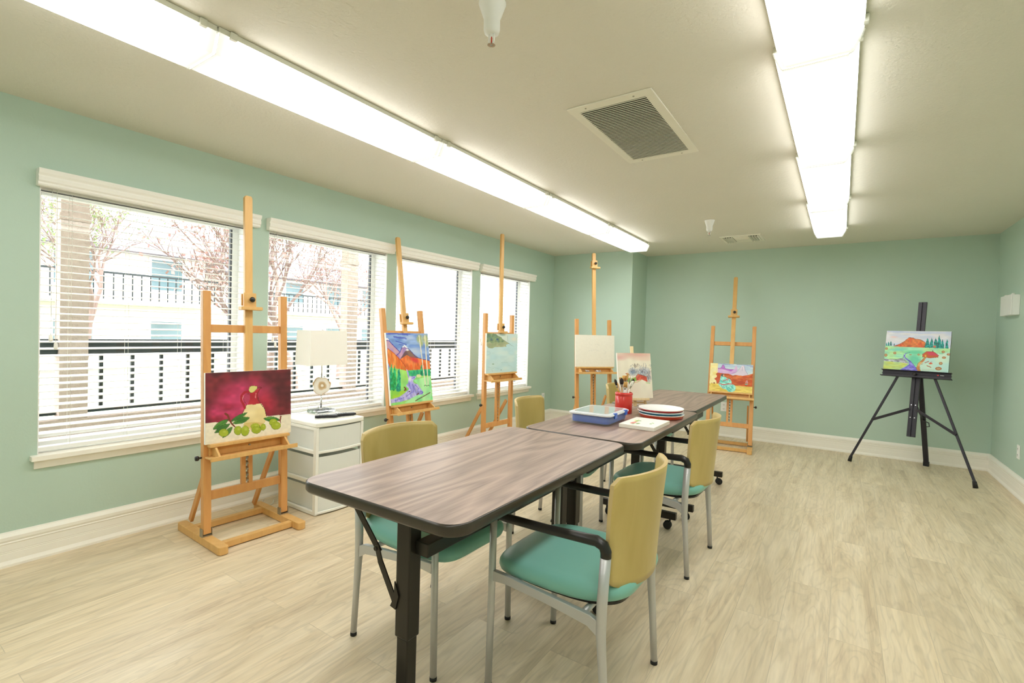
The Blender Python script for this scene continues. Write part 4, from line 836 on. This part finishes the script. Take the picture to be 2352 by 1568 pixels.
# ------------------------------------------------------------------ things on the tables
TZ = .7485
t = tag(empty('storage_box', (2.29, 2.60, TZ), .03), 'clear plastic storage box with white lid and blue contents on the middle table', 'box')
w2, l2 = .118, .155
b = MB(); o = rrect(-w2, w2, -l2, l2, .03, 6); n = len(o); rg = [([(x * .95, y * .96) for x, y in o], 0.0), ([(x * .97, y * .975) for x, y in o], .006), (o, .05), ([(x * .975, y * .98) for x, y in o], .05), ([(x * .94, y * .95) for x, y in o], .006)]
vs = [(x, y, z) for r_, z in rg for x, y in r_]; b.add(vs, [(i * n + k, i * n + (k + 1) % n, (i + 1) * n + (k + 1) % n, (i + 1) * n + k) for i in range(len(rg) - 1) for k in range(n)] + [tuple(range(n))[::-1], tuple(4 * n + k for k in range(n))], 0, True); b.build('tub', M_CLEAR, t)
b = MB(); b.prism([(x * .93, y * .945) for x, y in o], .008, .046, sm=True); b.build('liner', M_BLUE, t, .003)
b = MB(); b.prism([(x * 1.06, y * 1.045) for x, y in o], .0505, .060, sm=True); b.prism([(x * 1.0, y * 1.0) for x, y in o], .060, .0635, sm=True); ld = b.build('lid', M_LID, t, .002)
b = MB(); b.prism([(x * .86, y * .88) for x, y in o], .0636, .0648, sm=True); b.build('lid_panel', M_LIDC, ld)
for yy in (-.075, .09):
    b = MB(); b.box(w2 + .004, w2 + .011, yy - .018, yy + .018, .036, .062); b.box(w2 - .004, w2 + .011, yy - .018, yy + .018, .0605, .0645); b.build('latch', M_BLUE, t, .002)
t = tag(empty('brush_jar', (2.292, 2.965, TZ)), 'red ceramic jar full of brushes on the middle table', 'jar')
b = MB(); b.lathe([(.0, 0), (.050, 0), (.0535, .004), (.0535, .108), (.050, .112), (.0555, .117), (.0555, .126), (.050, .133), (.046, .133), (.046, .01), (0, .01)], n=40); b.build('body', M_RED, t)
JX, JY = 2.292, 2.965
# brushes: (base dx,dy, tip dx,dy, length, width, handle, bristle, kind, label)
BR = [((.01, .0), (-.060, -.02), .222, .017, M_HANDLEY, M_BRIST, 'round', 'black-tipped brush leaning farthest left in the red jar'),
      ((.02, .01), (-.040, .012), .232, .026, M_HANDLEY, M_BRISTT, 'flat', 'tan flat brush just right of the leftmost black tip'),
      ((.0, -.02), (-.016, -.022), .222, .024, M_HANDLEY, M_BRIST, 'round', 'dark round brush upright left of centre in the jar'),
      ((-.01, .02), (-.018, .034), .240, .028, M_HANDLEY, M_BRISTT, 'flat', 'tan brush at the back of the jar behind the dark one'),
      ((.0, .02), (.008, .02), .255, .038, M_HANDLEY, M_BRISTT, 'foam', 'widest tan foam brush, tallest in the jar'),
      ((-.02, .01), (.026, .034), .246, .028, M_HANDLEW, M_BRISTW, 'flat', 'white flat brush beside the tan foam brush'),
      ((.0, -.01), (.016, -.034), .206, .026, M_HANDLEW, M_BRISTT, 'flat', 'small white-handled brush with a short tan head'),
      ((-.02, .0), (.050, .012), .232, .019, M_HANDLEY, M_BRIST, 'round', 'black-tipped brush leaning right in the red jar'),
      ((-.01, -.02), (.062, -.034), .228, .030, M_HANDLEW, M_BRISTW, 'flat', 'white wide brush leaning farthest right in the jar'),
      ((.02, -.01), (-.036, -.036), .200, .018, M_HANDLEY, M_BRISTT, 'flat', 'short tan brush at the front left of the jar'),
      ((-.02, .02), (.040, .044), .236, .026, M_HANDLEY, M_BRISTT, 'flat', 'tan brush at the back right of the jar')]
for (bx, by), (tx, ty), L, wd, hm, bm_, kd, lb in BR:
    L *= .93; tx += .006; b0 = Vector((JX + bx * .8, JY + by * .8, TZ + .012)); tipd = Vector((tx - bx * .8, ty - by * .8, 0)); tipd.z = math.sqrt(max(L * L - tipd.x ** 2 - tipd.y ** 2, .01)); d = tipd.normalized()
    q = d.to_track_quat('Z', 'Y'); e = empty('paintbrush', b0); e.rotation_mode = 'QUATERNION'; e.rotation_quaternion = q; tag(e, lb, 'brush', 'brushes in the red jar')
    hl = L - .05
    b = MB(); b.tube([(0, 0, 0), (0, 0, hl * .5), (0, 0, hl - .02), (0, 0, hl)], [.0025, .0035, .0045, .0035], 8); b.build('handle', hm, e)
    b = MB(); b.tube([(0, 0, hl - .004), (0, 0, hl + .016)], [.004, wd / 2 * .8], 10, flat=.45 if kd != 'round' else 1); b.build('ferrule', M_ZINC, e)
    b = MB()
    if kd == 'round': b.tube([(0, 0, hl + .014), (0, 0, hl + .028), (0, 0, hl + .044), (0, 0, hl + .056)], [wd / 2 * .8, wd / 2 * 1.1, wd / 2, .001], 10)
    elif kd == 'foam': b.box(-wd / 2, wd / 2, -.005, .005, hl + .012, hl + .05)
    else: b.tube([(0, 0, hl + .014), (0, 0, hl + .03), (0, 0, hl + .05)], [wd / 2 * .8, wd / 2, wd / 2 * .9], 10, flat=.35)
    b.build('bristles', bm_, e)
b = MB(); b.prism([(-.03, 0), (.03, 0), (.02, .09), (.0, .105), (-.02, .09)], -.0012, .0012, axis='y'); o = b.build('palette_scraper', M_WHITE); o.location = (JX + .0, JY - .022, TZ + .07); o.rotation_euler = (-.05, .1, .5); tag(o, 'white plastic scraper standing among the brushes in the red jar', 'scraper')
# plates
z = TZ
for k, (c_, hh, lb) in enumerate((((220, 84, 54), .024, 'orange-red plate at the bottom of the stack'), ((36, 132, 164), .014, 'teal-sided plate in the middle of the stack'), ((206, 64, 66), .014, 'white-topped red-sided plate on top of the stack'))):
    m_ = mat('plate_colour', c_, .3); b = MB(); R_ = .134 + .002 * (k == 1)
    b.lathe([(.0, 0), (R_ * .88, 0), (R_ * .93, .003), (R_ * .985, hh - .004)], n=56, mi=0, caps=False)
    b.lathe([(R_ * .985, hh - .004), (R_, hh - .001), (R_ * .995, hh + .0015), (R_ * .97, hh + .001), (R_ * .90, hh - .006), (.0, hh - .007)], n=56, mi=1, caps=False)
    o = b.build('plate', [m_, M_WHITE]); o.location = (2.522 + (.004, -.004, 0)[k], 2.985 + .003 * k, z); tag(o, lb, 'plate', 'stacked plates on the middle table'); z += hh + .002 - (.006 if k else 0) * 0
# small flat flower canvas
p = Paint([(1275, 950), (1885, 1065), (2110, 925), (1525, 855)], .19, .275, 110)
p.fill((240, 236, 226), var=.012)
for cx, cy, rx, ry, c_ in ((1585, 900, 44, 16, (206, 92, 90)), (1615, 893, 30, 12, (224, 130, 120)), (1545, 915, 34, 10, (170, 180, 80)), (1520, 925, 44, 10, (130, 170, 80)), (1680, 905, 44, 12, (110, 150, 90)), (1650, 890, 30, 8, (120, 160, 110)), (1475, 920, 24, 7, (210, 210, 110)), (1840, 945, 34, 8, (110, 160, 90)), (1820, 960, 50, 5, (130, 180, 110)), (1450, 938, 22, 5, (220, 220, 150)), (1550, 932, 26, 6, (110, 150, 80))):
    p.ell(cx, cy, rx, ry, c_, soft=.5, a=.85, var=.2)
Mf = Matrix.Translation((2.545, 2.632, TZ + .019)) @ Matrix.Rotation(.0, 4, 'Z') @ Matrix.Rotation(-PI / 2, 4, 'X') @ Matrix.Translation((0, 0, -.1375))
p.build('small white canvas with painted roses lying flat on the middle table', Mf, thick=.0185, name='flower_canvas')
# tabletop easel with barn painting
th0 = .82; t = tag(empty('tabletop_easel', (2.277, 3.226, TZ), th0), 'small pale pine tabletop easel holding the barn painting', 'easel')
tl = .2; a0 = math.atan(tl); TM2 = Matrix.Translation((0, .01, .012)) @ Matrix.Rotation(-a0, 4, 'X')
for s in (-1, 1):
    b = MB(); b.M = TM2; b.bar((s * .085, 0, -.008), (s * .02, 0, .30), .016, .01, up=(0, 1, 0)); b.build('leg', M_PINE, t, .001)
b = MB(); b.M = TM2; b.box(-.011, .011, -.010, .002, -.002, .412); b.build('mast', M_PINE, t, .002)
b = MB(); b.M = TM2; b.box(-.095, .095, -.036, -.0105, .036, .052); b.build('ledge', M_PINE, t, .002)
b = MB(); b.M = TM2; b.box(-.075, .075, -.0, .010, .018, .030); b.build('cross_bar', M_PINE, t, .001)
b = MB(); b.bar((0, .135, .005), (0, .06, .24), .018, .009, up=(0, 1, 0)); b.build('rear_leg', M_PINE, t, .001)
p = Paint([(828, 228), (1368, 230), (1418, 940), (850, 940)], .249, .308, 110)
p.fill((240, 232, 212), cells=4, col2=(238, 226, 208), var=.02); p.ell(1150, 240, 420, 90, (228, 176, 160), soft=.8, a=.9); p.ell(860, 300, 160, 60, (232, 186, 176), soft=.8); p.ell(1250, 320, 260, 40, (238, 200, 180), soft=.9, a=.6)
p.ell(1080, 520, 90, 80, (120, 140, 166), soft=.8, cells=26, col2=(160, 170, 190), var=.2); p.ell(1260, 520, 150, 90, (140, 154, 172), soft=.7, cells=26, col2=(180, 180, 190), var=.2); p.ell(1340, 600, 70, 110, (150, 150, 160), soft=.8, cells=30, col2=(190, 180, 176), var=.2)
rr = random.Random(5)
for k in range(70):
    x = rr.choice([rr.uniform(1010, 1200), rr.uniform(1200, 1395)]); y = rr.uniform(420, 640 if x > 1240 else 540); p.line([(x, y), (x + rr.uniform(-22, 22), y - rr.uniform(14, 46))], 5, rr.choice([(96, 88, 96), (120, 96, 80), (110, 120, 150)]), a=.7)
p.ell(1110, 420, 16, 40, (140, 124, 108), a=.7, soft=.4); p.ell(1160, 405, 14, 22, (150, 134, 118), a=.7, soft=.4)
p.poly([(975, 615), (1060, 622), (1130, 600), (1150, 660), (1000, 690)], (140, 186, 92), cells=12, col2=(120, 176, 80)); p.poly([(850, 600), (975, 610), (980, 680), (860, 690)], (236, 230, 190)); p.ell(920, 610, 40, 26, (226, 216, 130), soft=.5)
p.poly([(1125, 600), (1160, 555), (1230, 570), (1310, 600), (1320, 680), (1230, 640), (1140, 660)], (222, 110, 86), cells=20, col2=(206, 84, 64), var=.12); p.line([(1125, 600), (1165, 548), (1310, 595)], 6, (90, 80, 84)); p.line([(960, 550), (1000, 545), (1050, 600)], 10, (170, 90, 70), a=.8); p.ell(985, 550, 26, 14, (196, 100, 70), a=.8, soft=.4)
p.line([(1070, 690), (1150, 680), (1210, 650)], 12, (214, 170, 110), a=.8); p.line([(1300, 690), (1360, 700)], 18, (180, 210, 140), a=.7)
p.build('upright painting of a red barn and bare trees on the tabletop easel', Matrix.Translation((2.277, 3.226, TZ)) @ Matrix.Rotation(th0, 4, 'Z') @ TM2 @ Matrix.Translation((0, -.0305, .0525)), thick=.018)

# ------------------------------------------------------------------ drawer cart, lamp, remotes
CX0, CX1, CY0, CY1, CH = .20, .615, 1.925, 2.305, .612
t = tag(empty('drawer_cart', ((CX0 + CX1) / 2, (CY0 + CY1) / 2, 0)), 'white plastic three-drawer cart under the lamp', 'drawer cart')
hx, hy = (CX1 - CX0) / 2, (CY1 - CY0) / 2
def bow(x0, xe, z0, z1, bo=.018, ins=0):   # slab with a bowed front edge towards +x
    o = [(x0, -hy + ins), (xe, -hy + ins)] + [(xe + bo * math.sin(PI * k / 12), -hy + ins + (2 * hy - 2 * ins) * k / 12) for k in range(1, 12)] + [(xe, hy - ins), (x0, hy - ins)]
    b = MB(); b.prism(o, z0, z1); return b
b = bow(-hx, hx, CH - .03, CH); b.build('top', M_PLASTIC, t, .006)
for s in (-1, 1):
    fr = MB()
    for xx in (-hx + .003, hx - .032):
        fr.box(xx, xx + .03, s * (hy - .012) - .011, s * (hy - .012) + .011, 0.012, CH - .031)
    for z in (.004, .205, .405): fr.box(-hx + .004, hx - .004, s * (hy - .012) - .010, s * (hy - .012) + .010, z, z + .024)
    fr.box(-hx + .004, hx - .004, s * (hy - .012) - .010, s * (hy - .012) + .010, CH - .05, CH - .031)
    fr.build('side_frame', M_PLASTIC, t, .002)
for k, z in enumerate((.012, .212, .412)):
    zt = z + .165 + (.0 if k < 2 else -.012)
    b = bow(-hx + .02, hx - .006, z + .012, z + .018, .016, .026); b.box(-hx + .02, hx - .01, -hy + .0265, -hy + .029, z + .018, zt); b.box(-hx + .02, hx - .01, hy - .029, hy - .0265, z + .018, zt)
    b.box(-hx + .02, -hx + .023, -hy + .029, hy - .029, z + .018, zt)
    dr = b.build('drawer', M_FROST, t)
    ys_ = [(-hy + .026 + (2 * hy - .052) * k2 / 12) for k2 in range(13)]; out = [(hx - .006 + .018 * math.sin(PI * k2 / 12), y) for k2, y in enumerate(ys_)]
    b = MB(); b.prism(out + [(x - .003, y) for x, y in reversed(out)], z + .018, zt + .008); b.build('drawer_front', M_FROST, dr)
    ys_ = [(-hy + .002 + (2 * hy - .004) * k2 / 12) for k2 in range(13)]; out = [(hx - .004 + .022 * math.sin(PI * k2 / 12), y) for k2, y in enumerate(ys_)]
    b = MB(); b.prism(out + [(x - .012, y) for x, y in reversed(out)], z - .004, z + .012); b.build('drawer_lip', M_PLASTIC, dr, .002)

LX, LY, LZ = .205, 2.208, CH
LX += .045
t = tag(empty('table_lamp', (LX, LY, LZ)), 'table lamp with rectangular white shade and agate slice on the drawer cart', 'lamp')
b = MB(); b.box(-.06, .07, -.075, .075, .0005, .022); b.build('acrylic_base', M_ACRYL, t, .001)
b = MB(); b.tube([(0, 0, .022), (0, 0, .135)], .006, 12); b.tube([(0, 0, .255), (0, 0, .56)], .005, 12); b.lathe([(.012, .022), (.012, .027), (.006, .03)], n=16); b.build('pole', M_CHROME, t)
b = MB(); rg = random.Random(4); out = []
for k in range(40):
    a = 2 * PI * k / 40; r_ = .064 + .004 * math.sin(3 * a + 1) + .003 * math.sin(7 * a) + rg.uniform(-.0012, .0012); out.append((r_ * math.cos(a) * .98, r_ * math.sin(a) * 1.03))
b.prism(out, -.007, .007, axis='x'); st = b.build('agate_slice', M_AGATE, t, .002); st.location = (.003, -.002, .195); st.rotation_euler = (0, 0, -.35)
for z, y in ((.130, .018), (.262, .018), (.130, -.004), (.262, -.004)):
    b = MB(); b.lathe([(0, -.005), (.005, -.004), (.006, 0), (.005, .004), (0, .005)], (.006, y, z), 10); b.build('bead', M_CHROME, t)
b = MB(); z0, z1 = .352, .602; th_ = .003
def rr2(hx_, hy_, z): return [(sx * hx_, sy * hy_, z) for sx, sy in ((-1, -1), (1, -1), (1, 1), (-1, 1))]
vs = rr2(.092, .157, z0) + rr2(.085, .150, z1) + rr2(.089, .154, z0) + rr2(.082, .147, z1)
b.add(vs, [(i, (i + 1) % 4, 4 + (i + 1) % 4, 4 + i) for i in range(4)] + [(8 + i, 12 + i, 12 + (i + 1) % 4, 8 + (i + 1) % 4) for i in range(4)] + [(i, 8 + i, 8 + (i + 1) % 4, (i + 1) % 4) for i in range(4)] + [(4 + i, 4 + (i + 1) % 4, 12 + (i + 1) % 4, 12 + i) for i in range(4)])
b.build('shade', M_SHADE, t)
b = MB(); b.bar((0, -.147, .592), (0, .147, .592), .004, .004); b.bar((-.082, 0, .592), (.082, 0, .592), .004, .004); b.lathe([(.008, .596), (.008, .606), (0, .610)], n=12); b.build('shade_fitting', M_CHROME, t)
pts = [(.0, -.02, .03)] + [(.0 + .0 * k, -.02 - .045 * (1 - math.cos(PI * k / 8)) , .03 + .05 * math.sin(PI * k / 8)) for k in range(1, 9)] + [(-.08, -.13, .004), (-.14, -.16, .004)]
b = MB(); b.tube(pts, .0022, 6); b.build('cord', M_CORD, t)
def remote(x, y, z, rz, L, wd, label, tilt=0):
    t = tag(empty('remote_control', (x, y, z), rz), label, 'remote control'); t.rotation_euler = (tilt, 0, rz)
    b = MB(); b.prism([(-L / 2, .004), (-L / 2 + .02, .0), (0, .002), (L / 2 - .02, 0), (L / 2, .004), (L / 2 - .003, .017), (0, .020), (-L / 2 + .003, .017)], -wd / 2, wd / 2, axis='y'); b.build('body', M_REMOTE, t, .003)
    for i in range(5):
        for j in range(3): c = MB(); c.box(-L / 2 + .03 + i * .018, -L / 2 + .038 + i * .018, -.014 + j * .011, -.008 + j * .011, .0195, .0215); c.build('button', M_BTN, t)
remote(.475, 2.095, CH + .0005, 1.0, .15, .042, 'black remote control lying against the lamp base')
remote(.50, 2.22, CH + .0005, 1.35, .17, .045, 'black remote control at the front right of the cart top')
b = MB(); b.tube([(.05, 1.90, .004), (.10, 1.86, .004), (.16, 1.83, .004), (.20, 1.86, .004), (.17, 1.90, .004), (.12, 1.93, .004)], .003, 6); b.build('cable', M_CORD); tag(bpy.data.objects['cable'], 'thin grey cable coiled on the floor behind the first easel', 'cable')

# ------------------------------------------------------------------ outside
b = MB(); b.box(-60, -3.4, -30, 45, -.5, -.35); struct(b.build('lawn', M_LAWN))
b = MB(); b.box(-3.4, -.205, -8, 8, -.5, -.05); struct(b.build('porch_floor', M_PATH))
b = MB(); b.box(-1.85, -1.6, -4, 6.0, -.05, .46); struct(b.build('wall_porch', M_STUCCO))
b = MB(); b.box(-3.3, -.205, 6.15, 6.4, -.05, 2.77); struct(b.build('wall_porch_end', M_STUCCO_LIT))
b = MB(); b.box(-2.3, -.21, -6, 3.9, 2.78, 2.9); struct(b.build('ceiling_porch_shade', M_HOUSE))  # unseen roof added to shade the columns, far end left open for light
for (y0, y1), lb in zip(((1.18, 1.355), (3.83, 3.98)), ('stucco porch column outside the first window', 'stucco porch column outside the second window, behind the lamp')):
    b = MB(); b.box(-1.73, -1.6, y0, y1, .462, 2.775); b.box(-1.74, -1.59, y0 - .01, y1 + .01, 2.02, 2.07); o = b.build('porch_column', M_STUCCO); tag(o, lb, 'column', 'stucco porch columns')
def rail(y0, y1, label):
    t = tag(empty('porch_railing', (-1.68, (y0 + y1) / 2, .462)), label, 'railing', 'dark railings between the porch columns'); h = (y1 - y0) / 2
    b = MB(); b.box(-.03, .05, -h, h, .51, .628); b.build('top_band', M_RAIL, t, .004)
    b = MB(); b.box(-.015, .015, -h, h, .03, .055); b.build('bottom_rail', M_RAIL, t)
    y = -h + .1
    while y < h - .03:
        b = MB(); b.box(-.012, .012, y - .012, y + .012, .055, .52); b.build('baluster', M_RAIL, t); y += .217
rail(-1.5, 1.175, 'dark porch railing left of the first column'); rail(1.36, 3.825, 'dark porch railing between the two stucco columns'); rail(3.985, 6.0, 'dark porch railing right of the second column')
def house(x, y0, y1, label, zr=2.6):
    t = tag(empty('house', (x, (y0 + y1) / 2, -.35)), label, 'house'); h = (y1 - y0) / 2
    b = MB(); b.box(-5, 0, -h, h, 0, zr + 1.6); b.build('wall', M_HOUSE, t)
    b = MB(); b.add([(.8, -h - .6, zr + 1.5), (.8, h + .6, zr + 1.5), (-2.5, h + .6, zr + 3.0), (-2.5, -h - .6, zr + 3.0), (-5.6, -h - .6, zr + 1.5), (-5.6, h + .6, zr + 1.5), (.8, -h - .6, zr + 1.35), (.8, h + .6, zr + 1.35), (-5.6, -h - .6, zr + 1.35), (-5.6, h + .6, zr + 1.35)], [(0, 1, 2, 3), (3, 2, 5, 4), (0, 3, 4, 8, 6), (1, 7, 9, 5, 2), (0, 6, 7, 1), (4, 5, 9, 8), (6, 8, 9, 7)]); b.build('roof', M_ROOF, t)
    n = int(2 * h / 2.2)
    for k in range(n):
        for zz in (.5, 2.7):
            y = -h + (k + .5) * 2 * h / n; b = MB(); b.box(.001, .06, y - .55, y + .55, zz, zz + 1.2); f = b.build('window', M_WHITE, t); b = MB(); b.box(.061, .07, y - .48, y + .48, zz + .07, zz + 1.13); b.build('pane', M_GLASSD, f)
    b = MB(); b.box(.001, 1.3, -h, h, 2.15, 2.3); b.build('balcony', M_HOUSE, t)
    b = MB()
    y = -h
    while y < h: b.box(1.26, 1.29, y, y + .03, 2.3, 3.1); y += .25
    b.box(1.25, 1.3, -h, h, 3.1, 3.16); b.build('balcony_rail', M_RAIL, t)
house(-17, -4, 9, 'pale two-storey house across the lawn, left of the bare trees'); house(-20, 11, 30, 'pale two-storey house farther right across the lawn')
def tree(x, y, hgt, label, seed, lm, depth=4):
    rr = random.Random(seed); t = tag(empty('bare_tree', (x, y, -.35)), label, 'tree', 'bare trees beyond the porch'); b = MB(); lv = MB(); tips = []
    def grow(p, d, L, r, dep):
        pts = [p]; dd = d.copy(); q = p.copy(); n = 4
        for k in range(n):
            dd = (dd + Vector((rr.uniform(-.22, .22), rr.uniform(-.22, .22), rr.uniform(-.1, .18)))).normalized(); q = q + dd * L / n; pts.append(q)
        b.tube(pts, [max(.006, r * (1 - .45 * k / n)) for k in range(n + 1)], 4 if dep > 1 else 8, caps=False)
        if dep >= depth: tips.append(q); return
        for k in range(4 if 0 < dep < 3 else 3):
            nd = (dd + Vector((rr.uniform(-1, 1), rr.uniform(-1, 1), rr.uniform(-.25, .7))) * .75).normalized(); grow(pts[rr.choice([2, 3, 4])] if k else q, nd, L * rr.uniform(.6, .8), r * .52, dep + 1)
    grow(Vector((0, 0, 0)), Vector((rr.uniform(-.1, .1), rr.uniform(-.1, .1), 1)), hgt, .11, 0)
    b.build('trunk', M_BARK, t)
    for q in tips:
        for k in range(4):
            c = q + Vector([rr.gauss(0, .16) for _ in range(3)]); u = Vector([rr.uniform(-1, 1) for _ in range(3)]).normalized() * .035; v = Vector([rr.uniform(-1, 1) for _ in range(3)]).normalized() * .03
            lv.add([c - u, c - v, c + u, c + v], [(0, 1, 2, 3)])
    lv.build('leaves', lm, t)
tree(-4.6, 4.7, 1.6, 'bare branching tree close behind the railing, between the first two windows', 3, M_LEAF, 5)
tree(-9.5, 9.6, 1.9, 'bare tree farther across the lawn behind the second window', 8, M_LEAF, 5)
tree(-16.0, 18.5, 1.9, 'greenish thin tree standing far out behind the second window', 12, M_LEAFG, 4)
tree(-10.5, 3.6, 1.9, 'bare tree seen through the left half of the first window', 21, M_LEAFG, 5)
tree(-7.6, 6.9, 1.8, 'densely branched bare tree between the near and far trees, right part of the first window', 44, M_LEAF, 5)
